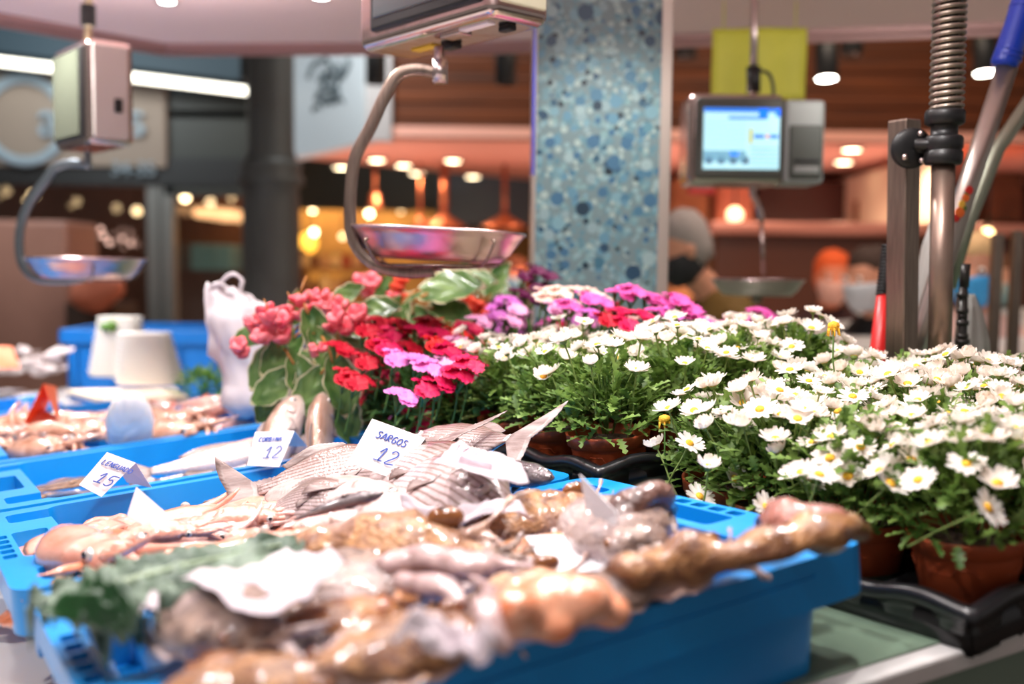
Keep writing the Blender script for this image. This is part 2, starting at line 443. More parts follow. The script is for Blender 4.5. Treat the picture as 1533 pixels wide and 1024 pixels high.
bream=make_fish('sea_bream',.24,P_BREAM,M_sargo,M_fin,M_eyeS,'striped silver bream',cat='fish',eye=.032,droop=.25,tailfork=1.1,tails=1.45)
# body length measured tail base -> snout
put(bream,fmat((385,728),(612,690),.02,.03,.24,.75,False,.15),'large striped sea bream, its forked tail hanging over the squid, left of the price card','sea bream in the second crate')
put(bream,fmat((770,668),(620,668),.045,.03,.24,.5,True,-.2),'pale sea bream lying tail to the right above the barcode receipt')
put(bream,fmat((672,668),(545,690),.045,.01,.24,.35,True,0),'sea bream directly behind the price card, its tail standing up against the leaves')
put(bream,fmat((540,690),(712,738),.022,.03,.24,.9,False,.0),'striped sea bream lying under the price card, flank toward the camera')
put(bream,fmat((560,712),(752,752),.015,.035,.24,.85,False,.0),'sea bream with its bright face beside the crate rim below the barcode receipt')
put(bream,fmat((385,765),(527,742),.0,.03,.24,.8,False,.0),'small sea bream whose round dark eye shows under the big bream')
dark=make_fish('dark_fish',.22,P_LONG,M_dark,M_fin,M_eyeS,'dark fish',eye=.02,droop=.1,tailfork=.2)
put(dark,fmat((440,775),(574,735),.035,.055,.22,.35,False,-.5),'dark grey fish with blunt snout lying in front of the striped bream')
put(dark,fmat((690,705),(826,712),.02,.03,.22,.55,False,.3),'dark headed fish poking out to the right from under the barcode receipt')
put(dark,fmat((500,792),(640,765),.01,.02,.22,.3,False,.2),'dark fish low beside the crumpled paper, mostly covered')
croak=make_fish('white_croaker',.36,P_LONG,M_white,M_fin,M_eyeS,'long white fish',eye=.018,tailfork=.15)
put(croak,fmat((235,722),(470,690),-.03,-.025,.36,.4,False),'long white croaker at the front of the third crate beside the sole card','white croaker in the third crate')
put(croak,fmat((225,706),(480,660),-.01,.0,.36,.5,False),'long white croaker lying behind the other, below the tented card on the right')
put(croak,fmat((380,735),(620,770),-.0,.02,.36,.4,False),'pale long fish low under the dark fish in the second crate')
# two heads standing up against the crate end
def fdir(head,hd,tail,td,L,al=.2,roll=0,flip=False):
    a=dpix(*tail,td); b=dpix(*head,hd); x=b-a; c=(a+b)/2; s=x.length/L
    z=(CAMD-c).normalized(); m=frame(c,x,z)
    if flip: m=m@RX(PI)
    return DM@m@RX(roll)@SCL(s)
P_HEAD=[(a,b*1.5,c*1.5,d*1.35) for a,b,c,d in P_LONG]
hake=make_fish('croaker_head_up',.3,P_HEAD,fishmat('head_skin',rgb(216,196,190),rgb(158,122,102),rgb(190,170,160),6,.08,sfac=.2),M_fin,M_eyeS,'fish',eye=.028,tails=.6)
hake.name='upright_croaker'
put(hake,fdir((447,592),1.62,(385,730),1.50,.3,flip=False),'white croaker standing with its dark eyed head raised, left of its neighbour','upright croakers')
put(hake,fdir((484,588),1.58,(472,745),1.47,.3,roll=1.1),'white croaker standing with closed mouth raised, against the leaves')
mull=make_fish('red_mullet',.24,P_LONG,M_pinkf,M_finr,M_eyeS,'red fish',eye=.02,fins=True)
for k,(t,h,a,b,lb) in enumerate([((225,650),(335,606),-.02,.0,'plump red mullet beside the standing white squid tube'),((260,628),(372,603),-.01,.015,'red mullet whose head rests at the right end of the fourth crate'),
    ((215,640),(300,612),-.02,-.005,'red mullet behind the plump one, half hidden'),((240,657),(372,632),-.035,-.02,'white bellied red mullet along the front wall of its crate'),((330,645),(425,634),-.03,-.03,'dark red mullet lying low at the right end of its crate'),
    ((262,607),(340,598),.0,.01,'small red mullet at the far right corner of its crate')]):
    put(mull,fmat(t,h,a,b,.24,.55,bool(k%2)),lb,'red mullet in the fourth and fifth crates')
for k,(t,h,a,b,lb) in enumerate([((60,620),(155,612),-.03,-.02,'red mullet lying behind the orange folded card'),((95,632),(225,622),-.03,-.02,'red mullet with pale belly in the fifth crate, left of the squid tube'),
    ((0,625),(75,632),-.03,-.02,'pale mullet at the foot of the orange folded card'),((45,640),(110,636),-.025,-.02,'whitish mullet lowest in front of the orange folded card'),((200,605),(262,612),-.02,-.02,'pink mullet behind the standing squid tube, on its right')]):
    put(mull,fmat(t,h,a,b,.24,.5,bool(k%2)),lb,'red mullet in the fourth and fifth crates')
# soles: flat brown fish
P_SOLE=[(0,.03,.03,.008),(.1,.1,.1,.015),(.4,.19,.19,.03),(.7,.18,.18,.03),(.9,.11,.11,.022),(1,.03,.03,.01)]
M_sole=M('sole_skin',rgb(104,76,54),.2,col2=rgb(158,118,88),vs=40,bump=.8,bs=220,coat=.8,spec=.7,bdist=.003)
sole=make_fish('sole',.26,P_SOLE,M_sole,M_sole,M_eyeG,'sole',fins=True,eye=.015,tailfork=0,tails=.5)
for t,h,a,b,lb in [((-120,775),(70,742),-.05,-.035,'brown sole at the left edge of the third crate'),((10,760),(190,735),-.05,-.05,'brown sole lying against the near wall, left of the sole price card'),
    ((40,733),(160,716),-.03,-.02,'dark brown sole topmost of the pile behind the sole price card'),((120,765),(330,712),-.055,-.055,'brown sole running under the sole price card')]:
    put(sole,fmat(t,h,a,b,.26,.15,False),lb,'brown soles in the third crate')
sard=make_fish('sardine',.13,P_SARD,M_silver,M_fin,M_eyeS,'sardine',fins=False,eye=.025)
random.seed(3)
for k in range(14):
    u=random.uniform(-70,95); v=590+random.uniform(-6,12)-.05*u*.2
    a=random.uniform(-.25,.25); du=38*random.choice((1,-1))
    put(sard,fmat((u,v),(u+du,v+a*20),-.05+.03*random.random(),-.05+.03*random.random(),.13,.5),'small silver sardine in the heap behind the orange folded card','sardines')
whit=make_fish('whiting',.16,P_LONG,M('whiting_skin',rgb(246,236,234),.3,coat=.6,col2=rgb(214,190,190),vs=30),M_fin,M_eyeS,'small fish',fins=False,eye=.02)
for k in range(26):
    u=random.uniform(-30,92); v=555-random.uniform(0,34)*(1-abs(u-60)/110)
    du=random.choice((1,-1))*random.uniform(28,40)
    hh=.0+.10*(555-v)/34
    put(whit,fmat((u,v+6),(u+du,v+random.uniform(-5,5)),hh,hh+random.uniform(-.01,.02),.16,.5),'small whitish fish in the far heap beside the orange card','far heap of whitish fish')
# ---- squid and cuttlefish
M_sq=M('squid_skin',rgb(190,112,84),.32,col2=rgb(232,180,164),vs=28,vsharp=.8,bump=.5,bs=90,coat=1,sss=.15,spec=.7,bdist=.003)
M_sq2=M('squid_skin_orange',rgb(196,96,50),.32,col2=rgb(230,160,124),vs=28,bump=.5,bs=90,coat=1,sss=.15,spec=.7,bdist=.003)
M_sqw=M('squid_skin_pale',rgb(206,150,136),.32,col2=rgb(232,202,196),vs=40,bump=.5,bs=90,coat=1,sss=.15,spec=.7,bdist=.003)
M_sqb=M('squid_skin_brown',rgb(168,112,84),.22,col2=rgb(226,180,158),vs=45,bump=.6,bs=90,coat=1,spec=.7,bdist=.003)
def arms(bm,base,rr,n,ln,rad,spread,seed,down=.0):
    rnd=random.Random(seed)
    for i in range(n):
        a=2*PI*i/n; p=V(base)+V((0,math.cos(a)*rr,math.sin(a)*rr*.6)); pts=[p]; d=V((1,math.cos(a)*spread,math.sin(a)*spread*.5-down)).normalized()
        k=V((0,rnd.uniform(-1,1),rnd.uniform(-.6,.3)))*.25
        for j in range(8):
            d=(d+k).normalized(); p=p+d*ln/8*rnd.uniform(.9,1.1); pts.append(p)
        tube(bm,pts,[rad*(1-.8*j/8) for j in range(9)],7)
def make_squid(name,mat,seed,L=.2):
    r=root(name,'squid','squid'); bm=B(); rnd=random.Random(seed)
    pr=[(0,.002),(.06,.011),(.2,.020),(.4,.026),(.58,.025),(.62,.024),(.635,.017),(.68,.019),(.73,.018),(.78,.014)]
    bnd=rnd.uniform(-.03,.03)
    secs=[]
    for i in range(34):
        t=.78*i/33; rad=prof(pr,t)[0]; x=t*L-.5*L; secs.append((V((x,bnd*math.sin(t*4),0)),V((0,rad*L/.2,0)),V((0,0,rad*.72*L/.2))))
    loft(bm,secs,16)
    for s in (1,-1):
        secs=[]
        for i in range(9):
            t=i/8; x=(.01+.33*t)*L-.5*L; wd=math.sin(PI*min(1,t*1.0))**.7*.026+.001
            secs.append((V((x,s*(.012+wd*.5),.003*math.sin(t*9))),V((0,wd*.6,0)),V((0,0,.0018))))
        loft(bm,secs,8)
    arms(bm,(.26*L,bnd*.2,0),.011,8,.36*L,.0062*L/.2,.25,seed)
    wob(bm,.004,28,seed)
    ob('body',bm,mat,r)
    for s in (1,-1):
        bm=B(); sph(bm,V((.20*L,s*.019,.006)),.0068,1,.7,1,10); e=ob('eye',bm,M_eyeS,r)
        bm=B(); sph(bm,V((.20*L,s*.0225,.008)),.0038,1,.7,1,8); ob('pupil',bm,M_pup,e)
    return r
sqs=[make_squid('squid',m,i+3) for i,m in enumerate((M_sq,M_sq2,M_sqw,M_sq))]
SQL=[((350,770),(500,745),.0,.01,0,'pale squid mantle directly below the striped bream tail'),((110,800),(345,765),-.01,.0,0,'long pink squid along the far wall of the second crate'),
((150,830),(400,788),.0,.0,2,'pinkish squid left of the white folded card'),((420,800),(600,762),.0,.01,2,'pale squid with its eye toward the far wall'),((230,850),(470,795),.01,.02,1,'orange squid below the white folded card'),
((380,822),(560,785),.015,.015,1,'bright orange squid at the foot of the dark fish'),((280,790),(450,768),.01,.005,3,'squid just right of the white folded card'),((200,800),(110,872),.0,.0,1,'orange squid whose arms spill over the left crate end'),
((250,828),(130,862),.01,-.0,3,'squid reaching left towards the crate corner'),((330,810),(500,800),.02,.02,0,'pink squid in the middle of the heap'),((300,860),(440,825),.015,.015,2,'pale squid at the edge of the kale leaf'),
((430,842),(590,800),.01,.01,1,'orange squid near the crate rim above the big paper'),((520,778),(660,775),.0,.01,2,'pale squid under the crumpled paper'),((90,790),(230,860),.005,.01,0,'squid crossing the left end of the heap'),
((170,812),(330,790),.015,.015,3,'topmost pink squid left of the card'),((560,800),(440,772),.0,.005,2,'whitish squid close to the dark fish belly')]
for k,(t,h,a,b,i,lb) in enumerate(SQL):
    put(sqs[i],fmat(t,h,a,b,.2,.3),lb,'squid in the second crate')
random.seed(17)
for k in range(20):
    x=random.uniform(.05,.33); y=random.uniform(.45,.70); a=random.uniform(-.35,.35)+(PI if k%4==0 else 0); zt_=-.055+.045*(1-abs(y-.56)/.16)+random.uniform(-.005,.008)
    dup(sqs[k%4],DM@T(x,y,zt_)@RZ(a)@RY(random.uniform(-.12,.12))@SCL(random.uniform(.85,1.1)),'pink squid packed low in the second crate around the white folded card','squid in the second crate')
sqb=make_squid('small_squid',M_sqb,21)
random.seed(5)
for k in range(24):
    u=random.uniform(-40,210); v=668-.14*u+random.uniform(-22,2); a=random.uniform(-.5,.5); du=random.choice((-1,1))*120
    put(sqb,fmat((u,v),(u+du,v+a*20),-.015+.02*random.random(),-.015+.02*random.random(),.2,.4),'small brown squid in the heap left of the standing white squid tube','small brown squid in the fourth crate')
# standing white tube
bm=B(); a=dpix(196,668,1.80); b=dpix(192,588,1.74)
ax=(b-a); secs=[]
for i in range(14):
    t=i/13; wd=.040*(math.sin(PI*(.18+.80*t))**.45)
    secs.append((a+ax*t,ex and V((1,0,0))*wd,V((0,1,0))*wd*.6))
loft(bm,secs,36)
bm.normal_update()
for v in bm.verts:
    d=v.co-a; an=math.atan2(d.y-ax.y*.5,d.x-ax.x*.5); v.co+=v.normal*.0016*math.cos(an*14)
tag(ob('squid_tube',bm,M('squid_tube_white',rgb(240,236,232),.3,sss=.1,coat=.5),mat=DM),'cleaned white squid tube standing on end among the red mullet','squid tube')
# cuttlefish
def cutmat(name,c1,c2,pale,pink):
    m=M(name,c1,.38,coat=.8,spec=.5,bump=1,bs=170,bdist=.004); nt=m.node_tree; N=nt.nodes; L=nt.links; p=N['Principled BSDF']
    tc=[x for x in N if x.type=='MAPPING'][0]
    n1=N.new('ShaderNodeTexNoise'); n1.inputs['Scale'].default_value=38; n1.inputs['Detail'].default_value=5; n1.inputs['Distortion'].default_value=1.2; L.new(tc.outputs[0],n1.inputs['Vector'])
    cr=N.new('ShaderNodeValToRGB'); e=cr.color_ramp.elements; e[0].position=.36; e[1].position=.66; e[0].color=(*c1,1); e[1].color=(*c2,1); L.new(n1.outputs['Fac'],cr.inputs[0])
    n2=N.new('ShaderNodeTexNoise'); n2.inputs['Scale'].default_value=9; n2.inputs['Detail'].default_value=3; L.new(tc.outputs[0],n2.inputs['Vector'])
    co_=N.new('ShaderNodeTexCoord'); sp=N.new('ShaderNodeSeparateXYZ'); L.new(co_.outputs['Object'],sp.inputs[0])
    mr=N.new('ShaderNodeMapRange'); mr.inputs[1].default_value=.012; mr.inputs[2].default_value=-.006; L.new(sp.outputs[2],mr.inputs[0])
    ad=N.new('ShaderNodeMath'); ad.operation='MULTIPLY_ADD'; ad.inputs[1].default_value=2.2; ad.inputs[2].default_value=-1.15; L.new(n2.outputs['Fac'],ad.inputs[0])
    sm=N.new('ShaderNodeMath'); sm.use_clamp=True; L.new(mr.outputs[0],sm.inputs[0]); L.new(ad.outputs[0],sm.inputs[1])
    mx=N.new('ShaderNodeMix'); mx.data_type='RGBA'; L.new(sm.outputs[0],mx.inputs[0]); L.new(cr.outputs[0],mx.inputs[6]); mx.inputs[7].default_value=(*pale,1); L.new(mx.outputs[2],p.inputs['Base Color'])
    return m
M_c1=cutmat('cuttlefish_skin',rgb(110,66,40),rgb(186,134,84),rgb(226,200,196),0)
M_c2=cutmat('cuttlefish_skin_orange',rgb(150,78,36),rgb(204,140,80),rgb(222,170,140),0)
M_c3=cutmat('cuttlefish_skin_grey',rgb(92,72,66),rgb(168,140,124),rgb(226,206,206),0)
M_c4=M('cuttlefish_orange_flesh',rgb(222,128,80),.25,col2=rgb(246,196,166),vs=35,bump=.8,bs=70,coat=1,sss=.2,spec=.7,bdist=.004)
M_c5=M('arm_grey_pink',rgb(150,120,116),.25,col2=rgb(214,184,182),vs=60,bump=.5,bs=110,coat=1,spec=.7)
def make_cuttle(name,mat,seed,W=.06,L=.24,er=.008):
    r=root(name,'cuttlefish','cuttlefish'); bm=B()
    pr=[(0,.1,.2),(.06,.5,.5),(.25,.9,.85),(.45,1,1),(.6,.92,.9),(.64,.78,.8),(.66,.55,.7),(.70,.6,.8),(.77,.58,.72),(.82,.40,.5)]
    secs=[]
    for i in range(38):
        t=.82*i/37; a,b=prof(pr,t); x=(t-.5)*L; secs.append((V((x,0,b*.006)),V((0,a*W*.75,0)),V((0,0,b*W*.42))))
    loft(bm,secs,22)
    for s in (1,-1):
        secs=[]
        for i in range(15):
            t=i/14; x=(.04+.56*t-.5)*L; a,b=prof(pr,.04+.56*t); y=s*a*W*.75
            secs.append((V((x,y,.003*math.sin(t*22))),V((0,.011*math.sin(PI*(.1+.8*t)),0)),V((0,0,.0018))))
        loft(bm,secs,8)
    arms(bm,(.29*L,0,0),.013,8,.26*L,.0085*L/.24,.35,seed,.05)
    wob(bm,.009,22,seed); wob(bm,.003,70,seed+3)
    ob('body',bm,mat,r)
    for s in (1,-1):
        c=V((.235*L,s*.024,.016))
        bm=B(); sph(bm,c,er,1.15,.7,.75,14); e=ob('eye',bm,M_eyeO,r)
        bm=B(); sph(bm,c+V((0,s*.002,er*.4)),er*.42,1.2,.7,.9,10); ob('pupil',bm,M_pup,e)
    return r
M_eyeO=M('cuttle_eye_orange',rgb(128,78,40),.15,coat=1,col2=rgb(120,70,30),vs=120)
cu=[make_cuttle('cuttlefish',M_c1,1,er=.016),make_cuttle('cuttlefish',M_c2,2,.055),make_cuttle('cuttlefish',M_c3,3,.07)]
CUL=[((405,838),(770,818),.012,.022,0,'brown mottled cuttlefish with the big orange-rimmed eye in mid crate'),((560,800),(880,770),-.01,.005,2,'greyish cuttlefish behind the eyed one, by the crumpled paper'),
((690,800),(930,748),.01,.02,0,'brown cuttlefish left of the open white card at the far rim'),((880,760),(985,860),.015,.01,2,'dark cuttlefish to the right of the open white card'),
((255,905),(430,985),.024,.024,2,'big grey brown cuttlefish filling the near left corner'),((350,905),(700,872),.012,.01,2,'silvery cuttlefish right of the big crumpled paper'),
((400,960),(640,905),.012,.01,1,'orange brown cuttlefish mantle below the big crumpled paper'),((470,1010),(760,930),.02,.01,0,'mottled cuttlefish at the front under the small crumpled paper'),
((240,1040),(560,1015),.02,.01,0,'cuttlefish lying along the near crate wall at the bottom edge'),((520,870),(800,840),.0,.01,2,'pale pink cuttlefish in the centre of the crate'),
((900,880),(1130,822),.012,.02,0,'brown cuttlefish right of the open card, arms toward the crate end'),((850,910),(1010,860),.01,.012,2,'pinkish cuttlefish along the near rim, right of the orange one'),
((600,905),(900,870),-.01,-.005,0,'cuttlefish underneath the orange lumpy one'),((620,950),(850,905),-.01,-.0,2,'cuttlefish beneath the small crumpled paper'),
((300,940),(520,900),.012,.01,0,'brown cuttlefish under the big crumpled paper'),((285,1000),(450,1035),.012,.015,1,'tawny cuttlefish right beside the hand hole of the near crate'),((330,985),(520,950),.005,.01,2,'grey cuttlefish between the hand hole and the small crumpled paper'),((700,860),(1000,820),-.01,.0,1,'cuttlefish mostly covered by the open white card')]
for k,(t,h,a,b,i,lb) in enumerate(CUL):
    put(cu[i],fmat(t,h,a,b,.24,.45 if k!=0 else .75),lb,'cuttlefish in the near crate')
# orange lumpy cuttlefish head
bm=B(); c=D(835,905,.025); rnd=random.Random(4)
sph(bm,c,.034,1.3,.8,.6,28)
for i in range(9):
    a=i*.7; sph(bm,c+V((math.cos(a)*.036*rnd.uniform(.6,1.1),math.sin(a)*.024,rnd.uniform(-.008,.012))),rnd.uniform(.011,.017),1,1,.8,14)
wob(bm,.012,32,2)
o=ob('octopus',bm,M_c4,mat=DM); rm=o.modifiers.new('r','REMESH'); rm.mode='VOXEL'; rm.voxel_size=.0025; rm.use_smooth_shade=True
sm=o.modifiers.new('s','SMOOTH'); sm.iterations=6
tag(o,'lumpy bright orange octopus heaped at the near rim below the open card','octopus')
def arm(name,pts,rads,mat,label,cat='tentacle',fl=.8,sd=1,wv=.006):
    P_=[D(*p[:2],p[2]) for p in pts]; path=bez(P_,7); m=len(path); rr=[]
    for i in range(m):
        s=i/(m-1)*(len(rads)-1); k=min(int(s),len(rads)-2); rr.append(lerp(rads[k],rads[k+1],s-k))
    bm=B(); tube(bm,path,rr,14,flatr=fl); wob(bm,wv,35,sd)
    return tag(ob(name,bm,mat,mat=DM),label,cat)
arm('tentacle',[(700,862,.035),(735,880,.04),(728,915,.04),(740,950,.03),(762,975,.02)],[.003,.006,.008,.008,.004],M_c5,'grey tentacle curling down between the octopus and the small paper')
arm('tentacle',[(560,845,.03),(640,838,.035),(700,850,.035),(735,842,.035),(800,848,.03)],[.008,.013,.012,.010,.005],M_c5,'pinkish suckered tentacle running across the middle of the near crate')
arm('tentacle',[(600,870,.03),(660,880,.035),(690,905,.03)],[.006,.009,.004],M_c5,'short pale tentacle above the small crumpled paper')
arm('tentacle',[(930,870,.02),(1020,838,.025),(1100,828,.03),(1170,815,.036),(1230,795,.04),(1272,790,.026),(1296,802,.014)],[.010,.018,.016,.015,.019,.014,.004],M_c1,'thick brown arm lying over the right crate corner','tentacle',.8,5,.012)
arm('tentacle',[(1135,790,.03),(1160,782,.034),(1200,778,.04),(1250,785,.036),(1280,798,.022)],[.012,.017,.014,.012,.005],cutmat('arm_red',rgb(120,60,46),rgb(190,120,100),rgb(216,170,170),0),'reddish arm behind the thick brown one on the right crate corner','tentacle',.9,8,.01)
arm('tentacle',[(925,800,.02),(935,765,.035),(955,750,.042),(985,745,.04),(1003,762,.024)],[.014,.018,.015,.015,.008],cutmat('arm_dark',rgb(70,44,38),rgb(120,84,70),rgb(170,130,124),0),'dark brown arm curled over the far end of the near crate','tentacle',.9,3,.008)
arm('tentacle',[(1000,860,.0),(1030,838,.01),(1058,818,.016),(1075,835,.0)],[.01,.012,.008,.004],M_c4,'small pink flap poking up inside the right end of the near crate','tentacle',.5,9,.006)
# ---- paper
M_pap=M('receipt_paper',rgb(208,196,202),.6,transl=.15); M_prt=M('receipt_print',rgb(110,80,96),.7); M_card=M('card_white',rgb(226,224,228),.55,transl=.1)
M_ink=M('blue_ink',rgb(40,70,160),.5)
def paper(name,cs,label,rip=.006,seed=1,printing=0,arch=.0):
    P_=[D(u,v,w_) for u,v,w_ in cs]; rnd=random.Random(seed); ph=rnd.uniform(0,6)
    def fn(a,b):
        p=P_[0].lerp(P_[1],a).lerp(P_[3].lerp(P_[2],a),b)
        return p+V((0,0,rip*math.sin(a*6+ph+b*2)+rip*.6*math.sin(b*7+a*3)+arch*math.sin(PI*a)+noise.noise(V((a*5,b*5,seed)))*rip*1.3))
    bm=B(); grid(bm,26,26,fn)
    o=ob(name,bm,M_pap,mat=DM); smod(o,.0004); tag(o,label,'paper')
    if printing:
        bm=B()
        def strip(a0,a1,b0,b1):
            n=8; q=[]
            for i in range(n+1):
                a=lerp(a0,a1,i/n); q.append((bm.verts.new(fn(a,b0)+V((0,0,.0012))),bm.verts.new(fn(a,b1)+V((0,0,.0012)))))
            for i in range(n): bm.faces.new((q[i][0],q[i+1][0],q[i+1][1],q[i][1]))
        if printing==2:
            for k in range(14):
                a=.14+k*.016+.004*(k%3); strip(a,a+(.006 if k%3 else .011),.22,.62)
            for k in range(8): strip(.45,.45+.35*rnd.uniform(.6,1),.12+k*.09,.135+k*.09)
            for k in range(6): strip(.85,.92,.15+k*.12,.17+k*.12)
        else:
            for k in range(7): strip(.2,.2+.5*rnd.uniform(.4,1),.15+k*.1,.158+k*.1)
        pm=ob('print',bm,M_prt,parent=o)
        pm.matrix_basis=Matrix()
    return o
paper('crumpled_paper',[(268,875,.05),(428,826,.05),(528,850,.05),(392,928,.05)],'big white crumpled receipt lying across the near crate beside the kale',.005,1,1)
paper('crumpled_paper',[(585,950,.045),(688,918,.05),(748,968,.045),(690,1000,.03)],'small white crumpled paper left of the octopus at the near rim',.006,2)
paper('crumpled_paper',[(600,762,.035),(730,758,.03),(800,775,.03),(604,800,.015)],'curled white paper at the far rim of the near crate',.008,3)
paper('crumpled_paper',[(160,915,.045),(238,880,.045),(236,915,.045),(185,940,.035)],'scrap of white paper against the kale leaf',.005,4)
paper('barcode_receipt',[(648,690,.075),(694,662,.075),(768,682,.07),(792,722,.055)],'printed receipt with a barcode draped over the sea bream',.003,5,2)
GL={'S':[[(.5,.85),(.35,1),(.12,.95),(.08,.75),(.25,.58),(.45,.42),(.42,.15),(.2,0),(0,.1)]],'A':[[(0,0),(.28,1),(.55,0)],[(.12,.35),(.45,.35)]],'R':[[(.05,0),(.08,.95),(.4,.9),(.42,.6),(.1,.5),(.5,0)]],
'G':[[(.5,.85),(.25,1),(.03,.6),(.1,.1),(.4,.05),(.5,.4),(.28,.42)]],'O':[[(.28,1),(.05,.7),(.05,.25),(.28,0),(.5,.3),(.5,.75),(.28,1)]],'C':[[(.5,.85),(.25,1),(.03,.6),(.08,.1),(.5,.08)]],
'B':[[(.05,0),(.06,1),(.4,.9),(.38,.6),(.08,.52),(.48,.42),(.42,.05),(.05,0)]],'I':[[(.25,0),(.25,1)]],'N':[[(.03,0),(.08,1),(.45,0),(.5,1)]],'L':[[(.1,1),(.05,0),(.5,.05)]],'E':[[(.5,1),(.1,.95),(.05,0),(.5,.02)],[(.08,.5),(.4,.5)]],
'U':[[(.05,1),(.05,.2),(.25,0),(.45,.2),(.5,1)]],'D':[[(.05,0),(.08,1),(.45,.75),(.45,.25),(.05,0)]],'1':[[(.05,.62),(.32,1),(.22,0)],[(-.05,.02),(.48,.05)]],'2':[[(.05,.8),(.2,1),(.45,.9),(.42,.6),(0,0),(.55,.06)]],'5':[[(.6,1),(.15,.95),(.08,.55),(.35,.6),(.48,.3),(.3,0),(0,.08)]]}
def write(o,txt,org,xd,yd,h,th,off,mat=None,name='handwriting',sl=.15,sp=.68):
    bm=B(); xd=V(xd).normalized(); yd=V(yd).normalized(); nn=xd.cross(yd).normalized(); x=0
    for ch in txt:
        if ch==' ': x+=.4; continue
        for st in GL[ch]:
            pts=bez([V(org)+xd*((x+p[0]+p[1]*sl)*h)+yd*(p[1]*h)+nn*off for p in st],4)
            tube(bm,pts,th,6,up=nn,flatr=.3)
        x+=sp
    return ob(name,bm,mat or M_ink,parent=o)
def card(label,fr,bk,lines,name='price_card',mat=None):
    # fr: TL,TR,BR,BL as (u,v,depth); bk: BR,BL of the back panel
    q=[pix(*p) for p in fr]; o_=(q[3]+q[2])/2; bm=B(); q=[p-o_ for p in q]; k=[pix(*p)-o_ for p in bk] if bk else []
    vs=[bm.verts.new(p) for p in q]; f1=bm.faces.new((vs[0],vs[3],vs[2],vs[1]))
    if k: v2=[bm.verts.new(p) for p in k]; bm.faces.new((vs[0],vs[1],v2[0],v2[1]))
    o=ob(name,bm,mat or M_card,smooth=False,mat=T(*o_)); smod(o,.0006,0); tag(o,label,'price card')
    for (txt,a,b,h,th) in lines:
        xd=q[1]-q[0]; yd=q[0]-q[3]; 
        if xd.cross(yd).dot(CAM-o_)<0: off=-.0007
        else: off=.0007
        org=q[3]+xd*a+yd*b
        write(o,txt,org,xd,yd,h*yd.length,th,off)
    return o
card('white folded price card reading SARGOS 12 on the sea bream',[(557,627,1.14),(637,656,1.16),(594,719,1.125),(521,692,1.105)],[(645,692,1.20),(566,664,1.18)],[('SARGOS',.2,.66,.15,.0007),('12',.36,.22,.3,.0008)])
card('white folded price card reading CORBINA 12 in the third crate',[(382,647,1.40),(441,645,1.41),(418,699,1.385),(370,697,1.375)],[(460,668,1.46),(400,668,1.45)],[('CORBINA',.14,.7,.13,.0007),('12',.36,.2,.34,.0008)])
card('white folded price card reading LENGUADO 15 on the brown soles',[(160,677,1.25),(203,693,1.262),(152,744,1.235),(118,726,1.22)],[(227,730,1.31),(190,722,1.30)],[('LENGUADO',.1,.68,.13,.0006),('15',.3,.2,.3,.0008)])
card('blank white folded card leaning on the pink squid',[(204,729,1.02),(265,782,1.035),(267,819,1.03),(190,772,1.01)],[(262,800,1.07),(200,765,1.06)],[])
card('open white card with one panel standing up in the near crate',[(884,799,.86),(786,803,.845),(823,858,.80),(927,853,.81)],[(868,711,.84),(926,768,.79)],[])
# second panel of the open card is its right side: rebuild as explicit fold
o=[x for x in bpy.data.objects if x.get('label','').startswith('open white card')][0]
me=o.data; bm=B(); o_=o.matrix_world.translation
q=[pix(*p)-o_ for p in ((786,803,.87),(884,798,.885),(927,853,.83),(823,858,.82),(868,710,.875),(924,768,.825))]
vs=[bm.verts.new(p) for p in q]; bm.faces.new((vs[0],vs[3],vs[2],vs[1])); bm.faces.new((vs[1],vs[2],vs[5],vs[4]))
bm.to_mesh(me); bm.free()
M_or=M('card_orange',rgb(250,110,50),.5,transl=.3,col2=rgb(252,140,80),vs=8); 
card('small folded orange card standing on the red mullet',[(65,575,2.02),(84,578,2.2),(56,640,2.18),(35,633,2.0)],[(90,630,2.15),(85,627,2.03)],[],'folded_card',M_or)
card('orange card at the left edge beside the far heap of whitish fish',[(-20,518,2.9),(18,519,2.92),(30,551,2.88),(-20,552,2.86)],None,[],'folded_card',M_or)
# kale leaf
def kale():
    bm=B(); mid=bez([D(75,915,.045),D(150,880,.05),D(260,848,.05),D(430,812,.04)],6)
    def fn(a,b):
        s=a*(len(mid)-1); i=min(int(s),len(mid)-2); p=mid[i].lerp(mid[i+1],s-i)
        d=(mid[i+1]-mid[i]).normalized(); side=V((0,0,1)).cross(d); ww=.062*math.sin(PI*(.12+.82*a))**.6; t=(b-.5)*2
        fr=abs(t)**3*.016*math.sin(a*40+(2 if t>0 else 0))
        bub=noise.noise(V((a*13,b*9,.3)))*.010+abs(noise.noise(V((a*30,b*20,2))))*.006
        return p+side*ww*t+V((0,0,-.02*t*t+fr+bub+.004-.01*math.exp(-t*t*60)))
    grid(bm,90,44,fn); return bm
M_kale=M('kale_green',rgb(34,62,44),.5,col2=rgb(128,146,128),vs=30,bump=.5,bs=90,transl=.1)
r=root('kale_leaf','crinkled grey green kale leaf between the squid and the cuttlefish','kale leaf',DM)
o=ob('leaf_blade',kale(),M_kale,r); smod(o,.0008)
bm=B(); tube(bm,[D(75,915,.048),D(150,882,.054),D(260,850,.055),D(420,815,.044)],[.004,.003,.002,.001],8); ob('midrib',bm,M('kale_rib',rgb(150,168,140),.4),r)
def leafy():
    bm=B(); c=[D(60,915,.05),D(140,868,.06),D(215,915,.05),D(190,960,.03)]
    def fn(a,b): return c[0].lerp(c[1],b).lerp(c[3].lerp(c[2],b),a)+V((0,0,.02*math.sin(PI*a)*math.sin(PI*b)-.008*math.exp(-((b-.5)*9)**2)+noise.noise(V((a*7,b*7,1)))*.008))
    grid(bm,26,26,fn); return bm
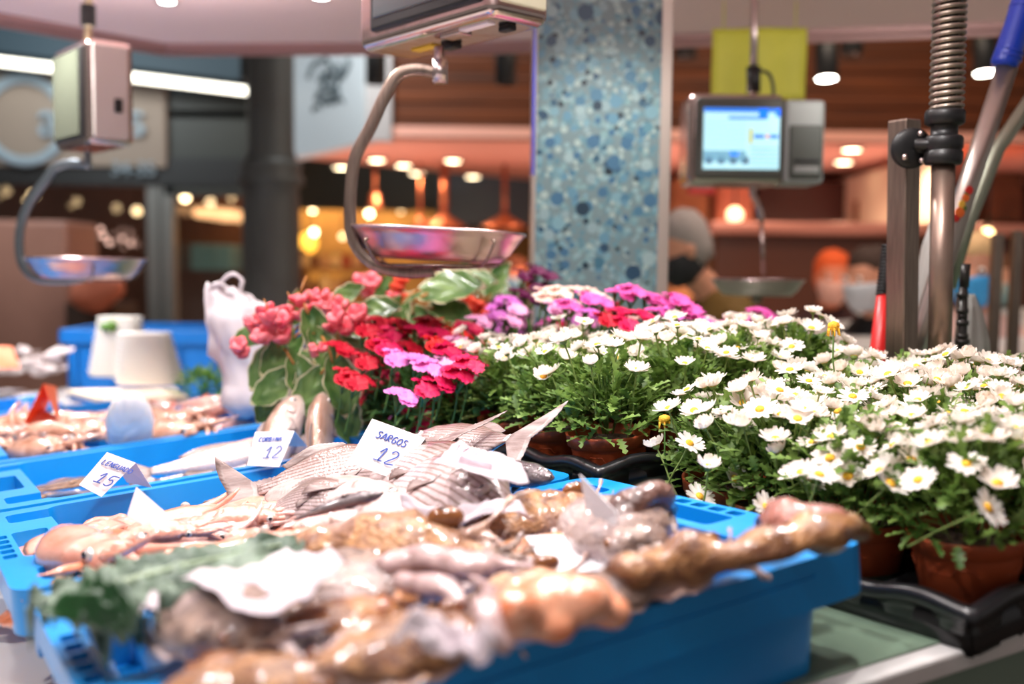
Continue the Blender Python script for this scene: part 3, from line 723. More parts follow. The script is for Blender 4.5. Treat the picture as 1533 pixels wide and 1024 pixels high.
o=ob('dark_leaf',leafy(),M('dark_leaf',rgb(14,56,24),.3,col2=rgb(30,84,34),vs=12,coat=.3)); o.matrix_world=DM; smod(o,.0008); tag(o,'smooth dark green leaf over the left corner of the near crate','leaf')
# ================================================================== PLANTS
GUP=DI.to_3x3()@V((0,0,1))     # true up in display coordinates
M_leaf=M('daisy_leaf',rgb(62,98,36),.5,col2=rgb(140,170,84),vs=45,transl=.3)
M_leaf2=M('dianthus_leaf',rgb(48,90,42),.4,col2=rgb(96,136,72),vs=30,transl=.2)
M_stem=M('stem_green',rgb(84,120,52),.5); M_petal=M('petal_white',rgb(250,246,240),.5,transl=.35,col2=rgb(244,232,222),vs=60)
M_yel=M('disc_yellow',rgb(246,196,48),.7,bump=.8,bs=600,col2=rgb(214,150,30),vs=200); M_calyx=M('calyx_green',rgb(120,140,70),.6)
M_pot=M('pot_terracotta_plastic',rgb(176,80,44),.42,bump=.1,bs=30); M_soil=M('soil',rgb(44,32,24),.95,col2=rgb(80,60,44),vs=150,bump=1,bs=120)
M_blk=M('black_plastic',rgb(26,27,30),.28,bump=.1,bs=50,spec=.6)
def leafstrip(bm,p,d,side,up,L,W,curl,seg,lob,rnd):
    prev=None
    for j in range(seg+1):
        t=j/seg; q=p+d*L*t+up*(-curl*L*t*t)
        if lob: w=W*(math.sin(PI*(.1+.86*t))**.7)*(1.0 if j%2 else .38)+.0003
        else: w=W*(math.sin(PI*(.06+.9*t))**.8)+.0002
        sk=d*L*(.5/seg) if (lob and j%2) else V((0,0,0))
        a=bm.verts.new(q+side*w+sk+up*w*.25); b=bm.verts.new(q); c=bm.verts.new(q-side*w+sk+up*w*.25)
        if prev:
            bm.faces.new((prev[0],prev[1],b,a)); bm.faces.new((prev[1],prev[2],c,b))
        prev=(a,b,c)
def foliage(seed,n,R_,H,L,W,lob=True,seg=8,z0=0,fill=.25):
    rnd=random.Random(seed); bm=B()
    for k in range(n):
        a=rnd.uniform(0,2*PI); ph=math.acos(rnd.uniform(-.1,1)); rr=rnd.uniform(fill,1)**.5
        dv=V((math.cos(a)*math.sin(ph),math.sin(a)*math.sin(ph),math.cos(ph)))
        p=V((dv.x*R_*rr,dv.y*R_*rr,z0+max(-.25,dv.z)*H*rr+.25*H*(1-rr)))
        d=(dv*.8+V((rnd.uniform(-.8,.8),rnd.uniform(-.8,.8),rnd.uniform(-.1,.9)))).normalized()
        s=d.cross(V((rnd.uniform(-.4,.4),rnd.uniform(-.4,.4),1))).normalized(); up=s.cross(d)
        l=L*rnd.uniform(.6,1.2)
        leafstrip(bm,p,d,s,up,l,W*rnd.uniform(.7,1.2),rnd.uniform(.0,.5),seg,lob,rnd)
    for k in range(14):
        a=rnd.uniform(0,2*PI); e_=V((math.cos(a)*R_*.8*rnd.random(),math.sin(a)*R_*.8*rnd.random(),H*.8+z0)); tube(bm,[(e_.x*.2,e_.y*.2,z0-.01),e_*.6,e_],.001,4)
    return bm
FOL=[mesh('foliage',foliage(s,430,.068,.085,.026,.0065),M_leaf) for s in (1,2,3)]
FOLD=[mesh('foliage',foliage(s,330,.085,.11,.055,.0048,False,5,fill=.1),M_leaf2) for s in (11,12)]
def pot_mesh(rt=.05,rb=.036,h=.085):
    bm=B()
    lathe(bm,[(rb*.2,-h),(rb,-h),(rb+.001,-h+.002),(lerp(rb,rt,.8)-.001,-.016),(rt-.0015,-.015),(rt+.0015,-.0145),(rt+.003,-.002),(rt+.0035,0),(rt+.002,.001),(rt,-.0005),(rt-.002,-.014),(rb,-h+.004),(rb*.2,-h+.004)],40,cap=False)
    for k in range(4):   # moulded zigzag ridge seen on the pots
        a0=k*PI/2; pts=[]
        for (da,z) in ((0,-.03),(.35,-.03),(.42,-.024),(.75,-.024),(.82,-.03),(1.5,-.03)):
            r_=lerp(rb,rt,(z+h)/h)+.0004; pts.append((r_*math.cos(a0+da),r_*math.sin(a0+da),z))
        tube(bm,pts,.0009,5)
    return bm
POT=mesh('pot',pot_mesh(),M_pot)
bm=B(); lathe(bm,[(.001,-.010),(.02,-.008),(.04,-.011),(.047,-.013)],24); wob(bm,.004,90); SOIL=mesh('soil',bm,M_soil)
def daisy_head(seed,n=17,L=.0155,cup=.25,W=.0034,layers=1):
    rnd=random.Random(seed); bm=B()
    for ly in range(layers):
        for i in range(n):
            a=2*PI*(i+.5*ly)/n+rnd.uniform(-.08,.08); l=L*rnd.uniform(.88,1.06); cp=cup+rnd.uniform(-.12,.12)+ly*.22
            d=V((math.cos(a),math.sin(a),0)); s=V((-math.sin(a),math.cos(a),0)); prev=None
            for j in range(5):
                t=j/4; r_=.0028+l*t*math.cos(cp*t+cp*.5); z=l*t*math.sin(cp*(.5+.6*t))
                w=W*(.45+.75*math.sin(PI*(.12+.66*t)))*(1 if j<4 else .55)
                q=d*r_+V((0,0,z)); x=bm.verts.new(q+s*w+V((0,0,.0006))); y=bm.verts.new(q-V((0,0,.0002))); c=bm.verts.new(q-s*w+V((0,0,.0006)))
                if prev: bm.faces.new((prev[0],prev[1],y,x)); bm.faces.new((prev[1],prev[2],c,y))
                prev=(x,y,c)
    lathe(bm,[(.0008,-.0045),(.003,-.0035),(.0046,-.0012),(.0045,.0006)],12,mi=1)
    tube(bm,bez([(0,0,-.003),(.001,.0005,-.025),(-.001,.001,-.05),(.003,0,-.085)],3),[.0011]*10,6,mi=1)
    return bm
def disc():
    bm=B(); lathe(bm,[(.0046,.0002),(.0048,.0014),(.0038,.0027),(.002,.0033),(.0003,.0034)],14); return bm
DH=[mesh('flower_head',daisy_head(1,16,.0160,.18,W=.0024),[M_petal,M_calyx]),mesh('flower_head',daisy_head(2,15,.0160,.42,W=.0026),[M_petal,M_calyx]),
    mesh('flower_head',daisy_head(3,14,.0155,.62,layers=2,W=.0026),[M_petal,M_calyx]),mesh('flower_head',daisy_head(4,13,.0155,.35,layers=2,W=.0024),[M_petal,M_calyx]),mesh('flower_head',daisy_head(5,13,.016,.6,W=.0028),[M_petal,M_calyx])]
DISC=mesh('flower_center',disc(),M_yel)
def gmat(x,y,w,yaw=0,tilt=None):
    m=frame((x,y,w),V((math.cos(yaw),math.sin(yaw),0)),GUP if tilt is None else V(tilt))
    return DM@m
pl_n=0
def add_pot(r):
    ob('pot',POT,None,r); ob('soil',SOIL,None,r)
def daisy(x,y,w,label,nf=18,H=.135,seed=0,lean=(0,0),spread=.075,tilt=None,extra=[]):
    rnd=random.Random(seed*13+5); tl=GUP+V((lean[0],lean[1],0))
    r=root('potted_daisy',label,'potted daisies',DM@frame((x,y,w),V((1,0,0)),tl),'pots of white daisies'); add_pot(r)
    f=ob('foliage',FOL[seed%3],None,r); f.matrix_basis=RZ(seed*1.3)@T(0,0,.008)
    for k in range(nf):
        a=k*2.4+seed; rr=spread*math.sqrt((k+.5)/nf)*rnd.uniform(.85,1.15)
        z=H*rnd.uniform(.82,1.08)-.035*(rr/spread)**2
        fl=ob('flower_head',DH[rnd.choice((0,0,1,1,3,3,4,2))],None,r)
        ta=rnd.uniform(0,.45)+rr*3; s=rnd.uniform(.8,1.08)
        ax=V((-math.sin(a),math.cos(a),0))
        fl.matrix_basis=T(rr*math.cos(a),rr*math.sin(a),z)@Matrix.Rotation(ta,4,ax)@RZ(rnd.uniform(0,6))@SCL(s)
        ob('flower_center',DISC,None,fl)
    for (ex_,ey_,ez_,tx,ty,h) in extra:
        fl=ob('flower_head',DH[h],None,r); fl.matrix_basis=frame((ex_,ey_,ez_),(1,.2,0),V((tx,ty,.6))); ob('flower_center',DISC,None,fl)
    return r
# black plant trays
def plant_tray(name,label,x0,nx,y0,ny,px,py,w,yaw=0,lift=0):
    r=root(name,label,'plant tray',DM@T(x0,y0,w)@RZ(yaw)@RX(lift)); LX=nx*px+.02; LY=ny*py+.02; h=.048
    bm=B(); nseg=10
    # rim with dips, outer skirt of flutes
    def rimz(s,n): return -.007*(.5+.5*math.cos(2*PI*s*n))
    per=[]
    for i in range(nx*12+1): s=i/(nx*12); per.append((LX*s,0,rimz(s,nx),i))
    for i in range(1,ny*12+1): s=i/(ny*12); per.append((LX,LY*s,rimz(s,ny),i))
    for i in range(1,nx*12+1): s=1-i/(nx*12); per.append((LX*s,LY,rimz(s,nx),i))
    for i in range(1,ny*12): s=1-i/(ny*12); per.append((0,LY*s,rimz(s,ny),i))
    cx_,cy_=LX/2,LY/2; rings=[]
    for (ins,zz,fl) in ((.012,0,0),(.004,.002,0),(-.002,0,0),(-.003,-.010,0),(.004,-.011,0),(.008,-.024,1),(.010,-h,1)):
        ring=[]
        for (x,y,z,i) in per:
            nx_=math.copysign(min(1,abs(x-cx_)/max(1e-6,LX/2)),x-cx_); ny_=math.copysign(min(1,abs(y-cy_)/(LY/2)),y-cy_)
            ii=ins+(.006 if (fl and (i%6)<2) else 0)
            X=x-(ii*math.copysign(1,x-cx_) if abs(abs(x-cx_)-LX/2)<1e-6 else 0); Y=y-(ii*math.copysign(1,y-cy_) if abs(abs(y-cy_)-LY/2)<1e-6 else 0)
            ring.append(bm.verts.new((X,Y,(z if zz>-.02 else z*.3)+zz)))
        rings.append(ring)
    m=len(per)
    for a,b in zip(rings,rings[1:]):
        for i in range(m): bm.faces.new((a[i],a[(i+1)%m],b[(i+1)%m],b[i]))
    bm.faces.new(rings[-1])
    o=ob('tray_rim',bm,M_blk,r); smod(o,.0012,0)
    bm=B()   # inner floor with cups
    for i in range(nx):
        for j in range(ny):
            c=T(.01+px*(i+.5),.01+py*(j+.5),0)
            lathe(bm,[(.052,-.013),(.046,-.016),(.040,-.040),(.036,-.043),(.005,-.043)],20,M_=c)
    for i in range(nx+1): box(bm,.008+px*i-(.004 if i else 0),.012+px*i,.01,LY-.01,-.045,-.016)
    for j in range(ny+1): box(bm,.01,LX-.01,.008+py*j,.012+py*j,-.045,-.016)
    ob('pot_cups',bm,M_blk,r)
    return r
plant_tray('plant_tray','black plant tray at the counter edge under the nearest daisy pots',.655,5,-.052,3,.112,.108,-.0565)
plant_tray('plant_tray','black plant tray beside the sea bream under the middle daisies',.612,4,.40,4,.112,.112,.012,yaw=-.0,lift=0)
plant_tray('plant_tray','empty black tray underneath the middle daisy tray',.620,4,.405,4,.11,.11,-.045)
plant_tray('plant_tray','black plant tray under the red dianthus pots',.625,5,.87,4,.11,.11,-.055)
k=0
lbB=['nearest daisy pot at the counter edge, right beside the crate corner','daisy pot second from the crate corner along the counter edge','daisy pot third from the crate corner along the counter edge','daisy pot fourth along the counter edge, at the right frame edge']
for j in range(3):
    for i in range(5):
        k+=1
        if i==4 and j<1: continue
        if j==0: lb=lbB[i] if i<4 else ''
        else: lb='daisy pot number %s in the %s row behind the counter edge'%(('one','two','three','four','five')[i],('second','third')[j-1])
        ext=[]
        if (i,j)==(0,0): ext=[(-.062,-.062,.045,-.5,-1.0,0)]
        if (i,j)==(0,1): ext=[(-.05,-.08,.055,-.7,-.7,1),(-.085,-.03,.06,-.9,-.4,0)]
        if (i,j)==(0,2): ext=[(-.085,-.07,.02,-.6,-.8,0),(-.095,0.0,.05,-1,-.3,4),(-.04,-.085,.045,-.4,-1,0)]
        daisy(.655+.01+.112*(i+.5)+(.02 if j==0 else 0),-.052+.01+.108*(j+.5),-.022,lb,(18 if j==0 else 26)+(k%3)*2,(.09 if j<2 else .105)+.008*((k*7)%3),k,extra=ext)
daisy(.735,.315,-.015,'daisy pot hanging over the crate handle end, between the two black trays',20,.115,31,lean=(-.15,-.1),extra=[(-.08,-.02,.06,-1,-.5,0),(-.085,.03,.045,-1,.2,4),(-.09,-.05,.01,-1,-.6,0),(-.06,-.07,.03,-.5,-1,1)])
for i in range(3): daisy(.86+.112*i,.33,-.015,'daisy pot in the gap between the two black trays, %s from the crates'%('second','third','fourth')[i],24,.112,35+i)
for j in range(4):
    for i in range(4):
        k+=1
        if (i==3 and j==3): continue
        lean=(.0,0)
        if (i,j)==(0,1): lean=(.08,-.02)
        lb={(0,0):'daisy pot at the near left corner of the middle tray',(0,1):'terracotta daisy pot with zigzag ridge right behind the forked bream tail',(0,2):'daisy pot behind the pale fish tails, left of the zigzag pot',(0,3):'daisy pot at the back left corner of the middle tray beside red dianthus'}.get((i,j),'daisy pot in column %s, row %s of the middle tray'%(('one','two','three','four')[i],('one','two','three','four')[j]))
        hz=.034 if j<3 else .02
        daisy(.612+.01+.112*(i+.5),.40+.01+.112*(j+.5),hz,lb,(20 if i>1 else 15) if i else 12,(.112 if i<2 else .108)+.008*((k*5)%3),k,lean)
# wilted daisy: yellow centre only
r=[x for x in bpy.data.objects if x.get('label','').startswith('daisy pot at the near left corner')][0]
for k2,(u,v,d) in enumerate([(995,628,1.2),(1248,488,1.25)]):
    c=r if k2==0 else [x for x in bpy.data.objects if x.get('label','').startswith('daisy pot in column four, row one')][0]
    o=ob('seed_head',mesh('seed_head',(lambda bm:(lathe(bm,[(.001,-.006),(.005,-.004),(.0075,0),(.006,.004),(.001,.006)],14),tube(bm,[(0,0,-.005),(0,.002,-.04),(.004,0,-.09)],.0011,6,mi=1),[tube(bm,[(math.cos(a)*.006,math.sin(a)*.006,-.002),(math.cos(a)*.008,math.sin(a)*.008,-.012)],[.0014,.0008],5) for a in range(6)],bm)[-1])(B()),[M_yel,M_stem]),None,c)
    o.matrix_world=DM@frame(dpix(u,v,d),(1,0,0),GUP); bpy.context.view_layer.update()
    o.matrix_parent_inverse=Matrix(); o.matrix_basis=c.matrix_world.inverted()@(DM@frame(dpix(u,v,d),(1,0,0),GUP))
# ---- dianthus: fringed five petal heads in clusters
def frill(seed,R_=.012,n=5,cup=.3,ruff=.0018):
    rnd=random.Random(seed); bm=B()
    for i in range(n):
        a=2*PI*i/n+rnd.uniform(-.1,.1); c=bm.verts.new((0,0,0)); m=9; prev=None
        for j in range(m+1):
            b=a+(j/m-.5)*2*PI/n*1.08; r_=R_*rnd.uniform(.9,1.08)*(1-.10*abs(j/m-.5)*2)
            md=bm.verts.new((math.cos(b)*r_*.55,math.sin(b)*r_*.55,r_*.5*cup+rnd.uniform(-.3,.3)*ruff)); ou=bm.verts.new((math.cos(b)*r_,math.sin(b)*r_,r_*cup*.6+rnd.uniform(-1,1)*ruff))
            if prev: bm.faces.new((c,prev[0],md)); bm.faces.new((prev[0],prev[1],ou,md))
            prev=(md,ou)
    return bm
def cluster(seed,n,R_,spread,cup=.35,stem=.09):
    rnd=random.Random(seed); bm=B()
    for k in range(n):
        s=frill(seed*31+k,R_*rnd.uniform(.8,1.1),5,cup); a=rnd.uniform(0,6.28); rr=spread*math.sqrt(rnd.random())
        m=T(rr*math.cos(a),rr*math.sin(a),-rr*rr*9+rnd.uniform(0,.006))@Matrix.Rotation(rr*22,4,V((-math.sin(a),math.cos(a),0)))@RZ(rnd.uniform(0,6))
        tmp=bpy.data.meshes.new('t'); s.transform(m); s.to_mesh(tmp); s.free(); bm.from_mesh(tmp); bpy.data.meshes.remove(tmp)
        tube(bm,[m@V((0,0,0)),m@V((0,0,-.012)),V((0,0,-.03))],[.0022,.0016,.001],6,mi=1)
    tube(bm,bez([(0,0,-.028),(.002,0,-.055),(0,.001,-stem)],3),.0014,6,mi=1)
    return bm
COLS={'magenta':rgb(214,10,84),'crimson':rgb(196,8,44),'pink':rgb(238,134,206),'red':rgb(232,40,40),'purple':rgb(96,8,66),'palepink':rgb(246,180,222),'rose':rgb(232,98,182),'cream':rgb(250,222,208),'lilac':rgb(208,110,198),'coral':rgb(240,110,92)}
PM={k_:M('petal_'+k_,v_,.55,transl=.3) for k_,v_ in COLS.items()}
CL={}
def clmesh(col,v,n=4,R_=.0125,sp=.02):
    key=(col,v,n)
    if key not in CL: CL[key]=mesh('flower_cluster',cluster(v+n*3,n,R_,sp),[PM[col],M_stem])
    return CL[key]
def dianthus(x,y,w,label,cols,nf=12,H=.14,seed=0,n=5,R_=.013,sp=.02,spread=.075,name='potted_dianthus',cat='potted dianthus',fs=1.0,extra=[]):
    rnd=random.Random(seed*7+1); r=root(name,label,cat,gmat(x,y,w),'pots of dianthus'); add_pot(r)
    f=ob('foliage',FOLD[seed%2],None,r); f.matrix_basis=RZ(seed*1.1)@SCL(fs)
    for k in range(nf):
        a=k*2.4+seed; rr=spread*math.sqrt((k+.5)/nf); z=H*rnd.uniform(.55,1.08)-.05*(rr/spread)**2
        fl=ob('flower_cluster',clmesh(rnd.choice(cols),k%3,n,R_,sp),None,r)
        fl.matrix_basis=T(rr*math.cos(a),rr*math.sin(a),z)@Matrix.Rotation(rnd.uniform(.1,.5)+rr*4,4,V((-math.sin(a),math.cos(a),0)))@RZ(rnd.uniform(0,6))
    for (u,v,d,col) in extra:
        fl=ob('flower_cluster',clmesh(col,int(u)%3,6,.0155,.02),None,r); q=dpix(u,v,d); mm=DM@frame(q,(1,.3,0),GUP+V((CAMD-q)).normalized()*.45)
        fl.matrix_basis=gmat(x,y,w).inverted()@mm
    return r
dianthus(.655,.865,.0,'dianthus pot with bright pink and magenta flowers just left of the daisies',['magenta','magenta','pink','crimson'],12,.115,1,extra=[(598,592,1.40,'pink'),(655,572,1.42,'magenta'),(625,540,1.46,'pink'),(590,535,1.48,'pink'),(645,550,1.44,'pink'),(530,570,1.5,'crimson'),(668,545,1.48,'palepink'),(690,560,1.42,'magenta'),(650,515,1.52,'red'),(672,525,1.5,'magenta'),(705,545,1.42,'magenta'),(635,580,1.42,'magenta'),(690,515,1.55,'palepink')])
dianthus(.65,.975,.005,'dianthus pot with crimson flowers beside the begonia',['crimson','magenta','crimson'],12,.14,2,extra=[(545,492,1.6,'crimson'),(505,520,1.58,'crimson'),(515,563,1.52,'crimson'),(560,512,1.58,'crimson'),(545,540,1.55,'crimson'),(575,520,1.55,'magenta'),(520,478,1.65,'crimson')])
dianthus(.66,1.09,.005,'crimson dianthus pot behind the upright croaker heads',['crimson','magenta'],12,.145,3,extra=[(565,482,1.7,'crimson'),(595,485,1.68,'crimson'),(585,500,1.66,'magenta')])
dianthus(.775,.93,.005,'dianthus pot with red and coral flowers in the second row',['red','crimson','red'],12,.14,4,extra=[(625,495,1.6,'magenta'),(645,485,1.65,'crimson'),(680,500,1.62,'red'),(610,520,1.6,'crimson'),(655,500,1.6,'magenta')])
dianthus(.78,1.05,.005,'dianthus pot with magenta flowers in the second row',['magenta','crimson','magenta'],12,.155,5)
dianthus(.89,.95,.01,'dianthus pot with pale pink flowers behind the tallest daisies',['palepink','pink','palepink'],14,.15,6)
dianthus(.90,1.08,.01,'dianthus pot of lilac and pink flowers deep in the bed',['pink','lilac','palepink'],14,.17,7)
dianthus(1.0,.98,.01,'dianthus pot of pink flowers behind the middle daisies',['palepink','pink','magenta'],14,.165,8)
dianthus(1.00,1.24,-.02,'pot of dark purple flowers in front of the tiled column',['purple','purple','lilac'],14,.20,9,n=6,sp=.02)
dianthus(1.09,.98,-.01,'pot of deep magenta flowers right of the cream ones',['magenta','lilac','magenta'],14,.165,12,n=5,sp=.02)
dianthus(1.22,.76,-.03,'low pink flower pot at the right end of the dianthus bed',['rose','pink'],12,.17,15,n=8,sp=.024,R_=.014)
dianthus(1.02,1.05,-.01,'pot of rose flowers deep in the bed, left of the tall pink cluster',['rose','lilac','rose'],12,.15,21,n=8,sp=.026,R_=.014,extra=[(855,458,1.66,'rose'),(878,446,1.66,'rose'),(900,452,1.66,'rose'),(925,440,1.66,'rose'),(948,436,1.66,'rose'),(970,446,1.66,'rose'),(990,452,1.66,'rose'),(1010,448,1.64,'rose'),(1028,462,1.64,'rose'),(1005,470,1.62,'lilac'),(985,468,1.62,'rose'),(1060,488,1.6,'rose'),(1085,490,1.6,'rose'),(1045,480,1.62,'rose'),(925,468,1.62,'magenta'),(955,472,1.6,'magenta'),(905,478,1.6,'crimson'),(935,485,1.58,'magenta'),(880,470,1.62,'lilac')])
dianthus(.98,1.16,-.01,'pot of cream carnations before the tiled column, left of the rose flowers',['cream','cream'],12,.16,22,n=7,sp=.022,extra=[(822,448,1.76,'cream'),(840,438,1.76,'cream'),(862,436,1.76,'cream'),(885,440,1.76,'cream'),(850,455,1.72,'cream'),(900,448,1.76,'cream'),(830,462,1.7,'palepink'),(815,440,1.78,'cream')])
dianthus(.92,1.22,-.01,'pot of dark purple stocks between the cream carnations and the begonias',['purple','lilac'],12,.17,23,n=6,sp=.018,extra=[(782,412,1.86,'purple'),(800,404,1.86,'purple'),(818,412,1.86,'purple'),(775,438,1.84,'purple'),(800,430,1.84,'purple'),(790,448,1.82,'purple'),(822,432,1.84,'purple'),(760,450,1.82,'lilac'),(740,470,1.78,'lilac'),(715,480,1.76,'palepink'),(760,480,1.76,'palepink'),(700,490,1.72,'magenta'),(770,462,1.8,'palepink')])
# ---- begonias
M_beg=M('begonia_leaf',rgb(40,80,28),.35,col2=rgb(112,142,78),vs=26,vsharp=.5,transl=.15,coat=.2); M_begc=M('begonia_leaf_edge',rgb(214,206,170),.4,transl=.3)
M_begf=M('begonia_flower',rgb(232,74,96),.4,col2=rgb(250,150,156),vs=50,transl=.3,coat=.2); M_begs=M('begonia_stem',rgb(170,110,50),.45); M_begf2=M('begonia_flower_orange',rgb(238,88,60),.4,transl=.3)
def beg_leaf(seed):
    rnd=random.Random(seed); bm=B(); L=.075; nu=14; nv=22
    def fn(a,b):
        t=(b-.5)*2; w=L*.36*(math.sin(PI*min(1,a*.93+.07))**.75)*(1+.08*math.sin(a*20)*abs(t)); x=a*L-.10*L*abs(t)*(1-a)*1.6
        return V((x,w*t*(1.15 if t>0 else .85),-.16*L*a*a+.10*L*t*t-.006*abs(math.sin(a*9+abs(t)*4))*.5))
    vs=grid(bm,nu,nv,fn)
    for f in bm.faces:
        c=f.calc_center_median(); 
    for i in range(nu):
        for j in (0,nv-1): 
            pass
    bm.faces.ensure_lookup_table()
    for idx,f in enumerate(bm.faces):
        j=idx%nv; i=idx//nv
        if j in (0,nv-1) or i==nu-1: f.material_index=1
    tube(bm,[(0,0,0),(-.02,0,-.006),(-.045,.004,-.03)],[.0018,.002,.002],6,mi=2)
    return bm
BL=[mesh('leaf',beg_leaf(s),[M_beg,M_begc,M_begs]) for s in (1,2)]
def beg_fl(seed,mat):
    rnd=random.Random(seed); bm=B()
    for k in range(3):
        c=V((rnd.uniform(-.012,.012),rnd.uniform(-.012,.012),-.012*k))
        for i in range(4):
            a=i*PI/2+k; sph(bm,c+V((math.cos(a)*.006,math.sin(a)*.006,.002*i)),.0125,1,.85,.45,12,M_=RZ(a)@RY(-.8))
    tube(bm,[(0,0,0),(.003,0,.012),(-.002,0,.02)],.0011,5,mi=1)
    return mesh('flower',bm,[mat,M_begs])
BF=[beg_fl(1,M_begf),beg_fl(2,M_begf)]; BF2=[beg_fl(3,M_begf2)]
def begonia(base,label,leaves,fls,flm,sc=1.0,nrand=0,seed=1,rad=.13,H=.2):
    r=root('potted_begonia',label,'potted begonia',DM@frame(base,V((1,0,0)),GUP),'begonias'); add_pot(r); inv=r.matrix_basis.inverted(); rnd=random.Random(seed)
    M0=DM@frame(base,V((1,0,0)),GUP); inv=M0.inverted()
    def place(mesh_,name,p,x,z,s):
        o=ob(name,mesh_,None,r); o.matrix_basis=inv@frame(p,x,z)@SCL(s); return o
    c0=DM@V(base)
    for (u,v,d,au,av,s) in leaves:      # au,av: leaf direction in the picture sense right/up
        p=pix(u,v,d); xd=XA*au+V((0,0,1))*av+YA*0; xd=V((au,-.25*abs(au)-.1,av)); z=V((-av*.3,-.75,.65))
        place(BL[0],'leaf',p,xd,z,s)
    for k in range(nrand):
        a=rnd.uniform(0,6.28); h=rnd.uniform(.1,1); rr=rad*rnd.uniform(.35,1)*(1-.3*h)
        p=c0+V((math.cos(a)*rr,math.sin(a)*rr,H*h)); xd=V((math.cos(a),math.sin(a),rnd.uniform(-.5,.4))); z=V((math.cos(a)*.3,math.sin(a)*.3-.3,.9))
        place(BL[k%2],'leaf',p,xd,z,sc*rnd.uniform(.8,1.15))
    for (u,v,d,s) in fls:
        p=pix(u,v,d); place(rnd.choice(flm),'flower',p,V((rnd.uniform(-1,1),rnd.uniform(-1,1),0)),V((rnd.uniform(-.5,.5),-.6,.8)),s)
    bm=B()
    for k in range(8):
        a=k*.8; tube(bm,bez([(0,0,-.02),(math.cos(a)*.03,math.sin(a)*.03,.06),(math.cos(a)*.07,math.sin(a)*.07,.14)],4),[.0035]*4+[.0025]*5,6)
    ob('stems',bm,M_begs,r)
    return r
begonia((.66,1.30,-.02),'begonia with green cream-edged leaves and coral flowers beside the white bag',
 [(450,440,1.72,-.2,-1,.75),(462,470,1.66,.35,-1,1.0),(470,500,1.66,.5,-1,.9),(395,490,1.7,-1,-.55,.85),(415,520,1.66,-.6,-1,1.1),(440,545,1.64,.5,-1,1.1),(500,545,1.6,.3,-1,1.15),(440,505,1.66,-.7,-.8,1.1),(480,560,1.62,-.6,-1,1.1),(520,500,1.68,1,-.3,1),(430,560,1.64,-1,-.8,1),(410,585,1.66,-.5,-1,.8),(505,600,1.62,.4,-1,1),(470,590,1.64,-.3,-1,1.1),(540,470,1.75,.8,.2,1),(500,460,1.75,.6,.5,.9)],
 [(400,468,1.62,1.1),(404,490,1.62,1.2),(357,515,1.62,.9),(437,455,1.68,1),(468,450,1.7,1),(520,470,1.6,1.1),(498,455,1.7,1),(420,480,1.68,.8),(475,520,1.6,.6),(485,445,1.72,1),(380,480,1.66,.8),(540,480,1.7,.9),(505,480,1.66,.9)],BF,1.0,22,3,.12,.2)
begonia((.80,1.50,.0),'begonia with large dark leaves and red flowers directly behind the crimson dianthus',
 [(575,415,1.95,.1,-1,1.2),(640,440,1.9,1,.25,1.5),(600,455,1.9,-.6,-.8,1.2),(690,425,2.0,.9,.15,1.0),(560,470,1.9,.4,-1,1.1),(620,470,1.9,.7,-.7,1.2),(650,462,1.9,1,-.2,1.1)],
 [(548,420,1.9,1.2),(598,425,1.95,1.0),(585,450,1.9,1.0),(560,455,1.88,.9)],BF2+BF,1.1,26,5,.15,.22)
begonia((1.05,1.42,.0),'begonia with pale upright leaf and red flowers below the hanging pan',
 [(700,440,2.1,-.1,1,.95),(715,425,2.1,.9,-.3,1.1),(735,440,2.05,.4,.8,1),(668,455,2.1,1,.1,1.1)],
 [(695,450,2.0,1.1),(712,455,2.0,1.2),(690,470,2.0,1.2),(730,465,2.0,1),(800,425,2.1,1),(810,445,2.1,.9),(855,428,2.15,.9),(720,475,2,1.1)],BF2,1.1,24,6,.14,.2)
# herbs behind the beige board
bm=foliage(44,160,.07,.06,.03,.004,False,4); o=ob('herb_bunch',bm,M('herb_green',rgb(92,138,50),.5,transl=.3),mat=T(*R(305,590,2.45))); tag(o,'bunch of green herbs between the clear tubs and the white bag','herbs')
# ---- white carrier bag
def bagm():
    bm=B(); top=R(345,425,2.02); 
    n=40; secs=[(412,.3,.052,.02),(432,.55,.072,.03),(455,.7,.090,.05),(500,.9,.098,.06),(550,1,.090,.065),(600,1,.070,.06),(628,1,.05,.05)]
    lv=[(336,430,20),(342,440,34),(352,456,44),(362,480,52),(368,510,53),(378,545,54),(390,580,54),(402,615,50)]
    pr=[]
    for (u,v,hw) in lv:
        a=R(u-hw,v,2.02); b=R(u+hw,v,2.02); pr.append((((a+b)/2),(b.x-a.x)/2))
    rings=[]
    for k,(c,hw) in enumerate(pr):
        ring=[]
        for i in range(n):
            t=2*PI*i/n; f=1+.03*math.sin(t*5+k*.4)+.02*math.sin(t*9+k*.6); dpt=(.012+.010*k) if k<3 else .045
            ring.append(bm.verts.new(c+V((hw*f*math.cos(t),dpt*f*math.sin(t),.004*math.sin(t*6+k)))))
        rings.append(ring)
    for a,b in zip(rings,rings[1:]):
        for i in range(n): bm.faces.new((a[i],a[(i+1)%n],b[(i+1)%n],b[i]))
    bm.faces.new(rings[-1]); bm.normal_update()
    return bm
M_bag=M('white_bag_plastic',rgb(238,230,232),.3,transl=.3,spec=.6,coat=.3)
r=root('carrier_bag','white plastic carrier bag with looped handles standing left of the begonia','plastic bag')
bm=bagm(); bmesh.ops.subdivide_edges(bm,edges=bm.edges[:],cuts=1,use_grid_fill=True,smooth=1.0); wob(bm,.022,16,3); wob(bm,.007,45,7); o=ob('bag_body',bm,M_bag,r); smod(o,.0008)
for (pts) in (((325,455),(312,432),(330,425),(352,442),(372,470)),((330,424),(345,410),(362,418),(360,440),(375,450))):
    bm=B(); tube(bm,bez([R(u,v,2.0) for u,v in pts],6),.0085,8,flatr=.35); wob(bm,.003,60); ob('handle',bm,M_bag,r)
